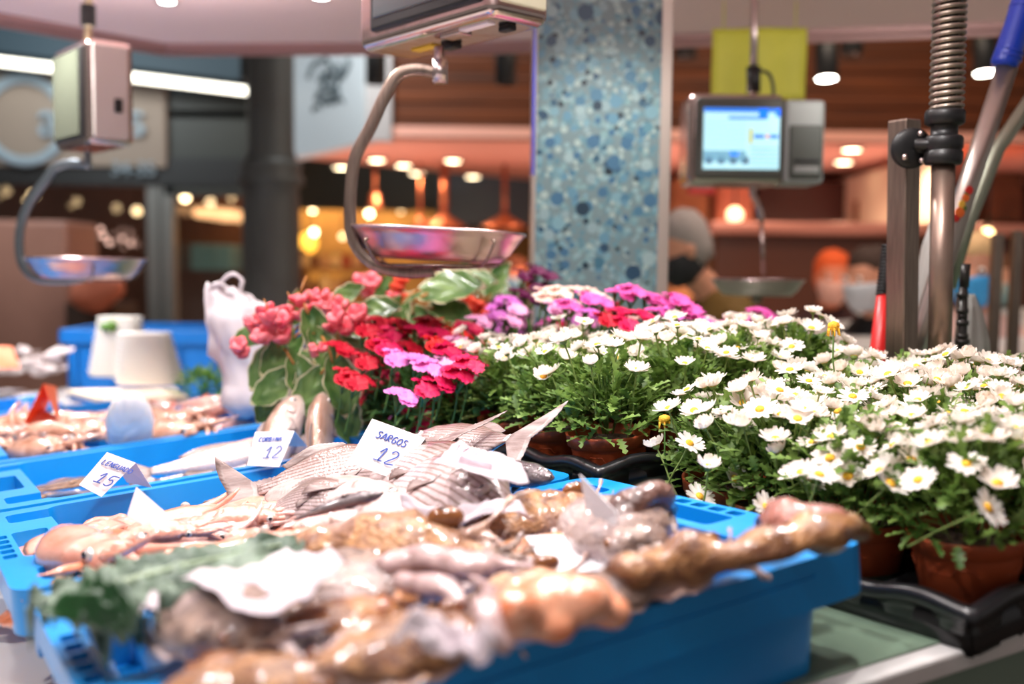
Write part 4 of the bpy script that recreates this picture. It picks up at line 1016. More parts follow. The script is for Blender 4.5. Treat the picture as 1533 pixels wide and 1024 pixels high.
# clear tubs
M_tub=M('tub_frosted',rgb(248,244,238),.35,transl=.2,spec=.5,alpha=.92)
r=root('tub_stack','two leaning stacks of frosted plastic tubs before the deep blue crate','plastic tubs')
def tubst(u,vt,vb,hw,tilt,nm,Y):
    a=R(u,vb,Y); b=R(u-tilt,vt,Y); ax=(b-a); w0=R(u+hw,vb,Y).x-R(u,vb,Y).x; N_=9
    for k in range(N_):
        bm=B(); p=a+ax*(k/N_); q=a+ax*((k+1)/N_); s1=w0*(1-.25*k/N_)
        secs=[]
        for (t,f) in ((0,.97),(.5,1.0),(.8,1.0),(.82,1.05),(.97,1.05),(1,.9)):
            secs.append((p+(q-p)*t,V((s1*f,0,0)),V((0,s1*.75*f,0))))
        loft(bm,secs,28,e=.55); ob('tub',bm,M_tub,r)
tubst(226,498,574,46,10,'t',2.75); tubst(176,474,562,38,-4,'t',2.95)
bm=B(); sph(bm,R(165,488,2.92),.03,1.2,1,.3,12); wob(bm,.02,40); ob('green_herb',bm,M('herb_green',0),r)
# beige board
bm=B(); q=[D(100,583,-.0),D(262,580,-.0),D(282,594,-.0),D(160,600,-.0)]
vs=[bm.verts.new(p) for p in q]+[bm.verts.new(p-V((0,0,.012))) for p in q]
bm.faces.new(vs[:4]); bm.faces.new(vs[:3:-1])
for i in range(4): bm.faces.new((vs[i],vs[4+i],vs[4+(i+1)%4],vs[(i+1)%4]))
bmesh.ops.recalc_face_normals(bm,faces=bm.faces[:])
tag(ob('board',bm,M('board_beige',rgb(238,218,190),.6),mat=DM,smooth=False),'beige board lying flat before the clear tubs','board')
# ================================================================== SCALES, POSTS
M_steel=M('brushed_steel',rgb(196,180,176),.28,1,bump=.15,bs=60); M_steelr=M('polished_steel',rgb(206,186,180),.16,1,bump=.25,bs=25); M_steeld=M('dark_steel',rgb(128,112,102),.35,.95,col2=rgb(150,134,122),vs=30,stretch=(8,8,.6))
M_greyp=M('grey_housing',rgb(148,152,150),.4); M_scr=M('dark_glass',rgb(44,56,58),.08,spec=.8,coat=1); M_pan=M('pan_steel',rgb(196,172,170),.3,1,bump=.2,bs=18); M_rub=M('black_rubber',rgb(18,18,19),.42,spec=.4,bump=.1,bs=80)
M_yl=M('yellow_label',rgb(222,186,40),.5); M_wl=M('white_label',rgb(236,228,228),.5); M_alu=M('aluminium_tube',rgb(178,168,160),.3,.85,bump=.1,bs=40)
def rb(name,x0,x1,y0,y1,z0,z1,mat,parent,w=.006,s=3,mw=None):
    bm=B(); box(bm,x0,x1,y0,y1,z0,z1); o=ob(name,bm,mat,parent); bev(o,w,s,30); 
    o.modifiers.new('wn','WEIGHTED_NORMAL')
    return o
def pan_mesh(r,h):
    bm=B(); lathe(bm,[(.001,-h),(r*.62,-h),(r*.74,-h*.93),(r*.86,-h*.62),(r*.95,-h*.12),(r*.965,0),(r*1.0,.001),(r*1.005,-.003),(r*.985,-.004),(r*.93,-h*.3),(r*.84,-h*.72),(r*.72,-h*1.02),(r*.6,-h*1.05),(.001,-h*1.05)],56)
    return bm
def rodpath(bm,pts,r,n=10,k=6,flatr=1,up=V((0,1,0)),e=1): tube(bm,bez(pts,k),r,n,up=up,flatr=flatr,e=e)
# --- near hanging scale
lc=R(535,80,1.65); nc=R(735,20,1.40); rc=R(812,42,1.475); zz=(lc.z+nc.z+rc.z)/3
X_=(nc-lc); X_.z=0; LX=X_.length; Yd=V((0,0,1)).cross(X_.normalized()); 
s1=root('hanging_scale','steel hanging scale seen from below, its open hook holding the round pan over the begonias','hanging scale',frame((lc.x,lc.y,zz),X_,V((0,0,1))))
h=rb('housing',0,LX,0,.11,0,.27,M_steelr,s1,.016,5)
rb('screen_bezel',.045,LX-.02,-.008,.01,.022,.25,M_rub,s1,.006,3); rb('screen',.058,LX-.032,-.0105,-.006,.04,.238,M_scr,s1,.003,2)
rb('side_panel',LX-.002,LX+.004,.014,.098,.02,.24,M('side_panel_cream',rgb(206,204,176),.4,.3),s1,.004,2)
rb('warning_label',.075,.13,.05,.068,-.0025,.001,M_yl,s1,.0005,1); rb('rating_label',.235,.30,.02,.034,-.0025,.001,M_wl,s1,.0005,1)
rb('foot',.135,.165,.062,.082,-.008,.001,M_rub,s1,.003,2); rb('foot',.285,.31,.05,.065,-.008,.001,M_rub,s1,.003,2)
rb('latch',.19,.235,.02,.045,-.006,.001,M_steelr,s1,.002,2)
inv=s1.matrix_world.inverted() if False else None
def child_world(o,parent_root,PM_): o.parent=parent_root; o.matrix_basis=PM_.inverted(); return o
SM=frame((lc.x,lc.y,zz),X_,V((0,0,1)))
bm=B(); q=lambda u,v,d=1.57: R(u,v,d)
path=bez([q(660,110),q(625,104),q(597,112),q(577,142),q(556,188),q(535,228),q(527,262),q(524,330),q(533,368),q(560,396),q(605,408),q(650,406)],5)
tube(bm,path,.0092,12,up=V((0,1,0)),flatr=.85,e=.45); child_world(ob('hook',bm,M_steeld,s1),s1,SM)
bm=B(); tube(bm,[q(657,70),q(659,118)],.0075,10); box(bm,*(lambda a,b:(min(a.x,b.x),max(a.x,b.x),1.555,1.585,b.z,a.z))(q(649,90),q(669,124))); child_world(ob('hook_mount',bm,M_steel,s1),s1,SM)
pc=q(657,345,1.60); pr_=130/F*1.60
pm=child_world(ob('pan',pan_mesh(pr_,.045),M_pan,s1),s1,SM@Matrix()); pm.matrix_basis=SM.inverted()@T(*pc)@RY(.04)
bm=B()
for a in (0.6,2.5,3.9,5.4):
    d=V((math.cos(a),math.sin(a),0)); tube(bm,bez([pc+V((0,0,-.058)),pc+d*pr_*.62+V((0,0,-.056)),pc+d*pr_*.86+V((0,0,-.05)),pc+d*pr_*1.02+V((0,0,-.022)),pc+d*pr_*.99+V((0,0,-.016))],5),.0022,7)
tube(bm,[pc+V((math.cos(a*.2618),math.sin(a*.2618),0))*pr_*.66+V((0,0,-.054)) for a in range(24)],.0022,7,close=True)
tube(bm,[pc+V((0,0,-.052)),V((pc.x,pc.y,q(650,406).z))],.006,8); child_world(ob('pan_cradle',bm,M_steeld,s1),s1,SM)
bm=B(); b_=SM@V((LX*.5,.055,.26)); tube(bm,[b_,b_+V((0,0,.6))],.014,14); child_world(ob('support_pole',bm,M_steel,s1),s1,SM)
# --- far scale with lit screen, facing camera
a=R(1030,276,2.3); b=R(1180,140,2.3); c2=R(1236,276,2.3); Wd=b.x-a.x; Hh=b.z-a.z; W2=c2.x-a.x
S2=T(a.x,2.3,a.z)@RY(-.005)@RZ(.04)
s2=root('hanging_scale','hanging scale with a lit blue screen and receipt printer, in front of the yellow sheet','hanging scale',S2)
rb('housing',0,Wd,0,.12,0,Hh,M_steelr,s2,.018,5); rb('screen_bezel',.012,Wd-.004,-.006,.02,.012,Hh-.008,M('bezel_grey',rgb(84,86,80),.45),s2,.012,3)
sx0=.031;sx1=Wd-.016;sz0=.034;sz1=Hh-.034; bm=B(); box(bm,sx0,sx1,-.009,-.005,sz0,sz1,mi=0)
W_=sx1-sx0; H_=sz1-sz0
def sb(x0,x1,z0,z1,mi): box(bm,sx0+W_*x0,sx0+W_*x1,-.0098,-.0088,sz0+H_*z0,sz0+H_*z1,mi=mi)
sb(0,1,.93,1,1); sb(.32,.84,.82,.86,1); sb(.72,.84,.86,1,3); sb(.94,1,.86,1,3); sb(.6,.64,.42,.66,4); sb(.66,.8,.51,.57,1); sb(.87,.98,.51,.57,1); sb(.82,.86,.51,.57,5); sb(.35,.46,.22,.3,3)
sb(0,.56,.12,.3,2)
for k in range(4): sb(.03+.16*k,.12+.16*k,.08,.2,6)
for k in range(5): sb(.62,.985,.06+.07*k,.075+.07*k,2)
for k in range(6): sb(.02,.55,.36+.08*k,.366+.08*k,2)
def EM(n,c,s): return M(n,c,.4,emit=s)
ob('screen',bm,[EM('screen_cyan',rgb(176,226,238),.85),EM('screen_blue',rgb(40,120,225),.85),EM('screen_teal',rgb(120,176,200),.7),EM('screen_bright_blue',rgb(0,120,250),.9),EM('screen_yellow',rgb(200,196,60),.7),EM('screen_orange',rgb(230,140,90),.8),EM('screen_grey',rgb(90,120,140),.5)],s2,False)
rb('printer_box',Wd-.002,W2,0,.11,.004,Hh-.012,M_greyp,s2,.01,3); rb('printer_door',Wd+.008,W2-.006,-.006,.01,.014,Hh*.66,M('printer_dark',rgb(72,76,70),.45),s2,.006,3)
rb('paper_slot',Wd+.018,W2-.014,-.008,0,.05,.058,M_rub,s2,.001,1); rb('tear_bar',Wd+.018,W2-.014,-.010,0,.026,.042,M_greyp,s2,.003,2)
q2=lambda u,v,d=2.36:R(u,v,d)
def c2_(name,bm,mat): return child_world(ob(name,bm,mat,s2),s2,S2)
bm=B(); tube(bm,[q2(1130,-60),q2(1128,145)],.0085,12); c2_('support_pole',bm,M_steel); bm=B(); tube(bm,[q2(1128,100),q2(1128,138)],.016,12); rodpath(bm,[q2(1135,105),q2(1152,112),q2(1158,140),q2(1150,160)],.004); c2_('cable_gland',bm,M_rub)
bm=B(); rodpath(bm,[q2(1127,278),q2(1127,290),q2(1136,310),q2(1140,330)],.008,10,5); tube(bm,[q2(1140,328),q2(1143,412)],.0045,8); c2_('hanger_rod',bm,M_steelr)
pc2=q2(1134,418); o=c2_('pan',pan_mesh(69/F*2.36,.036),M_pan); o.matrix_basis=S2.inverted()@T(*pc2)
bm=B(); tube(bm,[pc2+V((0,0,-.055)),pc2+V((0,0,-.035))],.012,12); 
for a in range(3): d=V((math.cos(a*2.1),math.sin(a*2.1),0)); tube(bm,[pc2+V((0,0,-.04)),pc2+d*.09+V((0,0,-.02))],.004,6)
c2_('pan_cradle',bm,M_steeld)
# yellow green sheet behind
bm=B(); a=R(1064,150,2.75); b=R(1209,44,2.75)
def fn(s,t): return V((lerp(a.x,b.x,s),2.75+.006*math.sin(s*9)+.003*math.sin(t*7),lerp(a.z,b.z,t)+.006*s))
grid(bm,12,10,fn)
for s_ in (.12,.88): p=fn(s_,1); tube(bm,[p-V((0,0,.01)),V((p.x,p.y,2.165))],.0015,6)
o=ob('yellow_sheet',bm,M('yellow_green_paper',rgb(222,216,84),.6,col2=rgb(208,204,78),vs=8,transl=.35)); smod(o,.001); tag(o,'yellow green sheet hanging behind the screen of the far scale','sheet')
# --- left hanging scale
cx0=R(133,222,2.3); 
A_=R(82,215,2.42); Bc=R(134,225,2.25); Cc=R(190,220,2.33)
X3=(Bc-A_); X3.z=0; L3=X3.length; S3=frame((A_.x,A_.y,(A_.z+Bc.z)/2),X3,V((0,0,1))); H3=R(134,66,2.25).z-Bc.z
s3=root('hanging_scale','steel hanging scale at the left with a ribbed black collar on its pole','hanging scale',S3)
rb('housing',0,L3,0,.10,0,H3,M_steelr,s3,.014,5); rb('screen_bezel',.014,L3-.03,-.006,.01,.012,H3-.012,M_rub,s3,.006,3); rb('screen',.02,L3-.04,-.009,-.004,.02,H3-.02,M('glass_olive',rgb(74,78,66),.2),s3,.003,2)
rb('side_panel',L3-.003,L3+.008,.008,.085,.012,H3-.012,M('side_panel_silver',rgb(186,178,172),.35,.3,bump=.5,bs=30),s3,.01,3); rb('socket',L3+.006,L3+.014,.052,.07,.07,.10,M_rub,s3,.003,2)
def c3_(name,bm,mat): return child_world(ob(name,bm,mat,s3),s3,S3)
q3=lambda u,v,d=2.36:R(u,v,d)
bm=B()
for k in range(7): tube(bm,[q3(132,8+4.6*k),q3(132,11+4.6*k)],.017,14)
tube(bm,[q3(132,8),q3(132,38)],.0145,14); c3_('ribbed_collar',bm,M_rub)
bm=B(); tube(bm,[q3(133,-60),q3(132,70)],.009,12); c3_('support_pole',bm,M('pole_pale',rgb(176,166,138),.4,.6))
bm=B(); tube(bm,[q3(131,225),q3(132,252)],.008,10); tube(bm,bez([q3(134,247),q3(110,244),q3(84,250),q3(70,268),q3(45,302),q3(32,335),q3(29,370),q3(36,400),q3(60,418),q3(100,420),q3(125,417)],5),.0095,12,up=V((0,1,0)),flatr=.8,e=.5); c3_('hook',bm,M('hook_blue_steel',rgb(110,120,126),.3,.9))
pc3=q3(130,386); o=c3_('pan',pan_mesh(85/F*2.36,.045),M_pan); o.matrix_basis=S3.inverted()@T(*pc3)
bm=B(); tube(bm,[pc3+V((0,0,-.052)),q3(128,418)],.006,8)
for a in range(4): d=V((math.cos(a*1.57+.5),math.sin(a*1.57+.5),0)); tube(bm,bez([pc3+V((0,0,-.05)),pc3+d*.09+V((0,0,-.05)),pc3+d*.125+V((0,0,-.02))],4),.0025,6)
c3_('pan_cradle',bm,M_steeld)
# --- tiled column
def tilemat():
    m=M('round_glass_mosaic',rgb(130,150,150),.4,spec=.4); nt=m.node_tree;N=nt.nodes;L=nt.links;p=N['Principled BSDF']
    tc=N.new('ShaderNodeTexCoord'); last=None
    def vor(sc,off): 
        mp=N.new('ShaderNodeMapping'); mp.inputs['Location'].default_value=(off,0,off*1.7); L.new(tc.outputs['Object'],mp.inputs[0]); v=N.new('ShaderNodeTexVoronoi'); v.inputs['Scale'].default_value=sc; v.inputs['Randomness'].default_value=.85; L.new(mp.outputs[0],v.inputs['Vector']); return v
    def layer(base,sc,off,thr,cols,rlo,rhi,present):
        v=vor(sc,off); sx=N.new('ShaderNodeSeparateColor'); L.new(v.outputs['Color'],sx.inputs[0])
        rad=N.new('ShaderNodeMapRange'); rad.inputs[3].default_value=rlo; rad.inputs[4].default_value=rhi; L.new(sx.outputs[0],rad.inputs[0])
        lt=N.new('ShaderNodeMath'); lt.operation='LESS_THAN'; L.new(v.outputs['Distance'],lt.inputs[0]); L.new(rad.outputs[0],lt.inputs[1])
        pr=N.new('ShaderNodeMath'); pr.operation='LESS_THAN'; pr.inputs[1].default_value=present; L.new(sx.outputs[1],pr.inputs[0])
        mu=N.new('ShaderNodeMath'); mu.operation='MULTIPLY'; L.new(lt.outputs[0],mu.inputs[0]); L.new(pr.outputs[0],mu.inputs[1])
        cr=N.new('ShaderNodeValToRGB'); cr.color_ramp.interpolation='CONSTANT'; e=cr.color_ramp.elements
        e[0].color=(*cols[0],1); e[1].color=(*cols[1],1); e[1].position=1/len(cols)
        for i in range(2,len(cols)): x=e.new(i/len(cols)); x.color=(*cols[i],1)
        L.new(sx.outputs[2],cr.inputs[0])
        mx=N.new('ShaderNodeMix'); mx.data_type='RGBA'; L.new(mu.outputs[0],mx.inputs[0])
        if isinstance(base,tuple): mx.inputs[6].default_value=(*base,1)
        else: L.new(base,mx.inputs[6])
        L.new(cr.outputs[0],mx.inputs[7]); return mx.outputs[2],mu
    pale=[rgb(112,142,144),rgb(90,124,130),rgb(132,152,146),rgb(74,110,120),rgb(102,134,134),rgb(80,116,124)]
    mid=[rgb(58,98,118),rgb(96,132,140),rgb(122,146,146),rgb(50,88,112),rgb(112,136,138),rgb(76,116,132)]
    drk=[rgb(18,40,52),rgb(30,62,82),rgb(40,80,110),rgb(14,30,38),rgb(36,72,90)]
    a1,_=layer(rgb(92,112,114),78,0,.5,pale,.42,.62,1.0)
    a2,_=layer(a1,42,3.1,.5,mid,.25,.5,.8)
    a3,_=layer(a2,46,7.7,.5,drk,.14,.38,.42)
    a4,_=layer(a3,27,5.2,.5,mid,.25,.42,.4)
    a5,_=layer(a4,20,9.3,.5,[rgb(28,58,78),rgb(50,92,108),rgb(20,44,58),rgb(74,114,124)],.14,.36,.36)
    L.new(a5,p.inputs['Base Color']); return m
COY=2.05; a=R(803,430,COY); b=R(990,0,COY)
cl_=root('tiled_column','square market column covered in round blue green glass mosaic','column')
x0,x1=R(803,200,COY).x,R(988,200,COY).x
bm=B(); box(bm,x0,x1,COY,COY+.22,0,2.9); ob('mosaic_cladding',bm,tilemat(),cl_,False)
M_trim=M('column_trim',rgb(170,160,150),.35,.6)
for (xx0,xx1) in ((x0-.008,x0+.0005),(x1-.0005,x1+.022)):
    bm=B(); box(bm,xx0,xx1,COY-.003,COY+.23,0,2.9); o=ob('corner_trim',bm,M_trim,cl_,False); bev(o,.002)
bm=B(); a=R(796,262,1.98); b=R(803,28,1.98); box(bm,a.x,b.x,1.98,1.985,a.z,2.165); o=ob('blue_strip',bm,M('deep_blue_plastic',rgb(20,40,150),.4),None,False); tag(o,'narrow dark blue strip hanging down the left edge of the tiled column','strip')
# --- square steel post with clamp, spring hose
PY=1.5
pr=root('clamp_post','square steel post with a round black clamp beside the spring hose','post')
def up_(u,v,Y=PY): return R(u,v,Y)
bm=B(); b0=up_(1349,560); t0=up_(1354,180); ax=(t0-b0).normalized(); w_=24/F*PY
tube(bm,[b0-ax*.35,t0],[w_*1.08]*2,4,up=V((1,.5,0)),cap=True)
for f in bm.faces: f.smooth=False
def sqpost(b_,t_,hw,hd,yaw):
    bm=B(); ax=(t_-b_).normalized(); X=V((math.cos(yaw),math.sin(yaw),0)); Y=ax.cross(X).normalized(); X=Y.cross(ax)
    vs=[bm.verts.new(c+X*sx*hw+Y*sy*hd) for c in (b_,t_) for sx,sy in ((-1,-1),(1,-1),(1,1),(-1,1))]
    for f in ((3,2,1,0),(4,5,6,7),(0,1,5,4),(1,2,6,5),(2,3,7,6),(3,0,4,7)): bm.faces.new([vs[i] for i in f])
    return bm
bm.free(); bm=sqpost(b0-ax*.35,t0,.0165,.0165,.55); o=ob('post',bm,M_steeld,pr,False); bev(o,.0025,3); 
bm=B(); c=up_(1364,222,1.465); nd=(CAM-c).normalized()
fm=frame(c,XA,nd); lathe(bm,[(.001,-.006),(.026,-.006),(.0285,-.003),(.0285,.003),(.025,.006),(.012,.008),(.001,.008)],36,M_=fm)
bm2=bm; o=ob('clamp_disc',bm,M_rub,pr)
for (u,v) in ((1376,200),(1378,240),(1352,235)):
    bm=B(); lathe(bm,[(.001,.006),(.0045,.006),(.0045,.009),(.001,.010)],14,M_=frame(up_(u,v,1.462),XA,nd)); ob('screw',bm,M_steel,o)
bm=B(); lathe(bm,[(.001,.0),(.010,0),(.011,.014),(.001,.016)],20,M_=frame(up_(1376,218,1.465),XA,nd)); rodpath(bm,[up_(1372,216,1.45),up_(1388,216,1.44),up_(1400,214,1.44)],.008); ob('clamp_arm',bm,M_rub,pr)
hs=root('spring_hose','steel spring hose with black couplings hanging in front of the square post','hose')
HY=1.44
def hq(u,v): return R(u,v,HY)
bm=B(); pts=[]; turns=24; v0,v1=168,-70
top_=hq(1424,-70); bot=hq(1417,168); axv=(top_-bot); rh=23/F*HY
for i in range(turns*14+1):
    s=i/(turns*14); a=2*PI*turns*s; pts.append(bot+axv*s+V((math.cos(a)*rh*.92,math.sin(a)*rh*.92,0)))
tube(bm,pts,.0036,7,up=V((0,0,1))); ob('spring',bm,M('spring_steel',rgb(150,138,126),.35,.9),hs)
bm=B(); tube(bm,[bot-axv*.02,top_],.0125,14); ob('hose_tube',bm,M('hose_dark_green',rgb(58,58,48),.5),hs)
bm=B(); c=hq(1415,165); d_=(hq(1412,250)-c); 
lathe(bm,[(.001,.000),(.0245,.0),(.0265,-.003),(.0265,-.018),(.022,-.021),(.018,-.022),(.0178,-.034),(.0235,-.036),(.0255,-.039),(.0255,-.052),(.0235,-.0545),(.0235,-.056),(.0255,-.058),(.0255,-.071),(.023,-.075),(.001,-.075)],32,M_=frame(c,(1,0,0),-d_)); ob('coupling',bm,M_rub,hs)
bm=B(); tube(bm,[hq(1412,248),hq(1406,560)],.0158,20,up=V((1,0,0))); tube(bm,[hq(1406,560),hq(1405,640)],.0158,20,up=V((1,0,0))); ob('metal_tube',bm,M('tube_grey_brown',rgb(138,118,106),.35,.7,col2=rgb(120,100,88),vs=15),hs)
# blue handled pole
bp_=root('squeegee_pole','aluminium pole with blue grip and fruit sticker leaning at the right','pole')
pY=1.62
bm=B(); tube(bm,[R(1508,100,pY),R(1445,290,pY),R(1385,480,pY),R(1355,585,pY)],.0158,18,up=V((0,1,0))); ob('tube',bm,M_alu,bp_)
bm=B(); path=[R(1502,100,pY),R(1504,94,pY),R(1512,72,pY),R(1522,40,pY),R(1536,-6,pY),R(1560,-80,pY)]; tube(bm,path,[.019,.0205,.0205,.019,.0195,.019],18,up=V((0,1,0)))
for v in (80,88,14): 
    s=(100-v)/106; c=R(1502+34*s+2,v,pY); c2v=R(1502+34*s+3,v-3,pY); tube(bm,[c,c2v],.0218,18)
ob('grip',bm,M('grip_blue',rgb(8,60,190),.35,coat=.3),bp_)
bm=B()
for k,(u,v,s_,mi) in enumerate([(1437,318,.008,0),(1432,326,.006,1),(1440,306,.006,2),(1446,296,.006,0),(1451,285,.0065,1),(1444,312,.004,3),(1448,290,.004,3)]):
    c=R(u,v,pY-.0175); sph(bm,c,s_,1,.14,1.1,12,mi=mi)
ob('sticker',bm,[M('sticker_orange',rgb(232,110,40),.4),M('sticker_red',rgb(200,40,34),.4),M('sticker_yellow',rgb(240,190,70),.4),M('sticker_green',rgb(90,120,50),.4)],bp_)
bm=B(); tube(bm,[R(1570,110,1.75),R(1492,225,1.75),R(1450,330,1.75),R(1420,430,1.75)],.0125,14,up=V((0,1,0))); tag(ob('metal_pole',bm,M('pole_grey_green',rgb(150,156,138),.35,.6)),'thinner grey green pole crossing behind the blue gripped one','pole')
# thin dark rod with fittings right of tube
bm=B(); tube(bm,[R(1446,395,1.55),R(1443,430,1.55)],.007,12)
for (v,r_) in ((438,.0085),(462,.0085),(470,.007),(480,.0095),(500,.0085),(508,.0105),(520,.009)): tube(bm,[R(1441,v,1.55),R(1441,v+7,1.55)],r_,14)
tube(bm,[R(1442,430,1.55),R(1440,600,1.55)],.0065,12); tag(ob('valve_rod',bm,M('valve_dark',rgb(60,60,58),.3,.6)),'dark valve rod with ring fittings right of the grey tube','rod')
# red broom handle
rr_=root('red_broom','red broom handle with a wound black cord grip, left of the square post','broom')
bm=B(); tube(bm,[R(1310,620,1.58),R(1312,560,1.58),R(1322,440,1.58)],[.0165,.0145,.0095],18,up=V((0,1,0))); ob('handle',bm,M('broom_red',rgb(190,30,28),.35),rr_)
bm=B(); pts=[]; c0=R(1321,442,1.58); c1=R(1329,366,1.58)
for i in range(15*12+1):
    s=i/180; a=2*PI*15*s; pts.append(c0.lerp(c1,s)+V((math.cos(a)*.0088*(1-.15*s),math.sin(a)*.0088*(1-.15*s),0)))
tube(bm,pts,.0022,6,up=V((0,0,1))); tube(bm,[c0,c1],[.0085,.0068],14,up=V((0,1,0))); ob('cord_grip',bm,M_rub,rr_)
# hanging translucent plastic bag around poles
def drape(name,pts,Y,dp,label,seed):
    # pts: list of (uL,uR,v)
    bm=B(); rings=[]; n=36
    for k,(ul,ur,v) in enumerate(pts):
        a=R(ul,v,Y); b=R(ur,v,Y); c=(a+b)/2; hw=(b.x-a.x)/2; ring=[]
        for i in range(n):
            t=2*PI*i/n; f=1+.08*math.sin(t*7+k*.5+seed)+.05*math.sin(t*13+seed)
            ring.append(bm.verts.new(c+V((hw*f*math.cos(t),dp*f*math.sin(t),0))))
        rings.append(ring)
    for a,b in zip(rings,rings[1:]):
        for i in range(n): bm.faces.new((a[i],a[(i+1)%n],b[(i+1)%n],b[i]))
    wob(bm,.006,20,seed)
    o=ob(name,bm,M('bag_translucent',rgb(206,204,198),.35,transl=.4,coat=.3)); smod(o,.0008); return tag(o,label,'plastic bag')
drape('plastic_bag',[(1396,1412,330),(1384,1412,370),(1374,1410,430),(1366,1410,500),(1362,1412,570)],1.68,.03,'pale plastic bag hanging between the square post and the grey tube',1)
drape('plastic_bag',[(1440,1452,440),(1438,1466,465),(1434,1474,510),(1432,1482,560)],1.66,.03,'pale plastic bag to the right of the valve rod',4)
# back dark posts
for (u,v0,lb) in ((1497,350,'dark steel post at the right between the bag and the frame edge'),(1527,345,'dark steel post at the right frame edge')):
    a=R(u,v0,2.6); bm=B(); box(bm,a.x-.012,a.x+.012,2.6,2.624,.9,a.z); o=ob('steel_post',bm,M_steeld,None,False); bev(o,.002); tag(o,lb,'post')
# ================================================================== SETTING AND BACKGROUND
def S(name,bm,mat,smooth=False): return tag(ob(name,bm,mat,None,smooth),kind='structure')
S('floor',box(B(),-12,12,-2,16,-.1,0),M('floor_tiles',rgb(120,104,92),.4,col2=rgb(100,88,80),vs=3))
S('wall_back',box(B(),-12,12,13,13.2,0,5),M('hall_wall_dark',rgb(44,38,36),.8))
S('ceiling',box(B(),-12,12,3.4,13.2,4.6,4.7),M('hall_ceiling',rgb(40,38,38),.8))
# canopy of the stall
CZ=1.45+(405-66)/F*3.2
pc0=[R(240,66,3.2),R(-60,8,2.72),R(1700,18,2.9)]
def canz(u,v): r=ray(u,v); return CAM+r*((CZ-CAMZ)/r.z)
A0,B0,C0=canz(245,70),canz(-200,-12),canz(1620,34)
D0=canz(700,68)
bm=B(); pl=[B0,A0,D0,C0,V((C0.x+.4,.3,CZ)),V((2.4,-.6,CZ)),V((-2.0,-.6,CZ))]
top=[bm.verts.new((p.x,p.y,CZ+.10)) for p in pl]; bot=[bm.verts.new((p.x,p.y,CZ)) for p in pl]
bm.faces.new(top); bm.faces.new(list(reversed(bot)))
for i in range(len(pl)): bm.faces.new((bot[i],bot[(i+1)%len(pl)],top[(i+1)%len(pl)],top[i]))
bmesh.ops.recalc_face_normals(bm,faces=bm.faces[:])
cn=root('stall_canopy','pale pink canopy over the market stall with recessed spotlights','canopy')
ob('soffit',bm,M('canopy_pink',rgb(226,196,194),.6),cn,False)
bm=B()
for p,q_ in ((B0,A0),(A0,D0),(D0,C0)):
    d=(q_-p).normalized(); nrm=V((-d.y,d.x,0)); 
    for (off,z0,z1) in ((-.05,-.018,0),(-.012,-.03,-.0)):
        a=[p+nrm*off,q_+nrm*off,q_+nrm*(off+.016),p+nrm*(off+.016)]
        vs=[bm.verts.new((x.x,x.y,CZ+z)) for z in (z0,z1+.001) for x in a]
        for f in ((3,2,1,0),(4,5,6,7),(0,1,5,4),(1,2,6,5),(2,3,7,6),(3,0,4,7)): bm.faces.new([vs[i] for i in f])
ob('edge_profile',bm,M('canopy_profile',rgb(176,136,134),.4,.3),cn,False)
for (u,v) in ((250,1),(480,-6)):
    p=canz(u,v); bm=B(); lathe(bm,[(.001,-.004),(.02,-.004),(.022,-.001)],20,M_=T(*p)); f=ob('recessed_lamp',bm,M('lamp_white',(1,.97,.92),emit=18),cn)
    bm=B(); lathe(bm,[(.022,-.002),(.03,-.006),(.034,-.001)],20,M_=T(*p)); ob('ring',bm,M_steel,f)
# ---------------- left shop front, Y=7
Y7=7.0
M_bg=M('fascia_blue_grey',rgb(66,84,94),.6); M_dk=M('panel_dark_green_grey',rgb(46,48,42),.5); M_blk2=M('fascia_black',rgb(24,24,24),.5)
lf=root('storefront','left shop front with a beige sign board, round ring logo and tube light','shop front')
bm=wbox(B(),-260,372,20,140,Y7+.05,.2); ob('upper_fascia',bm,M_bg,lf,False)
bm=wbox(B(),-260,246,112,244,Y7-.05,.12); sb_=ob('sign_board',bm,M('sign_beige',rgb(142,126,112),.6),lf,False)
bm=wbox(B(),246,400,140,292,Y7,.12); ob('dark_panel',bm,M_dk,lf,False)
bm=wbox(B(),-260,400,238,272,Y7-.02,.16); ob('lower_fascia',bm,M_blk2,lf,False)
M_let=M('letter_grey_blue',rgb(140,156,166),.5)
c=R(36,180,Y7-.07); rr=60/F*Y7; bm=B(); tube(bm,[c+V((math.cos(a*PI/24)*rr,0,math.sin(a*PI/24)*rr)) for a in range(48)],.036,10,up=V((0,1,0)),close=True,flatr=.4); ob('ring_logo',bm,M_let,sb_)
def text(txt,u,v,Y,h,mat,parent,ext=.01,yaw=0,name='lettering'):
    cu_=bpy.data.curves.new('t','FONT'); cu_.body=txt; cu_.size=h; cu_.extrude=ext; cu_.align_x='CENTER'
    o=bpy.data.objects.new('t',cu_); C.objects.link(o); me=evalmesh(o); bpy.data.objects.remove(o,do_unlink=True)
    me.materials.clear(); me.materials.append(mat); p=R(u,v,Y)
    return ob(name,me,None,parent,mat=T(*p)@RZ(yaw)@RX(PI/2))
text('a',74,204,Y7-.07,.36,M_let,sb_,.02); text('s',205,204,Y7-.07,.36,M_let,sb_,.02); text('34-35',200,262,Y7-.05,.13,M_let,lf)
bm=B(); tube(bm,[R(-200,68,6.7),R(384,138,6.7)],.026,14); ob('tube_light',bm,M('tube_light_white',(1,.96,.82),emit=3.5),lf)
bm=B(); tube(bm,[R(-200,66,6.78),R(384,135,6.78)],.05,8); ob('tube_housing',bm,M_blk2,lf)
for (u0,u1) in ((224,240),(243,258)):
    bm=wbox(B(),u0,u1,262,660,Y7,.10); ob('mullion',bm,M('mullion_grey',rgb(128,128,124),.4,.5),lf,False)
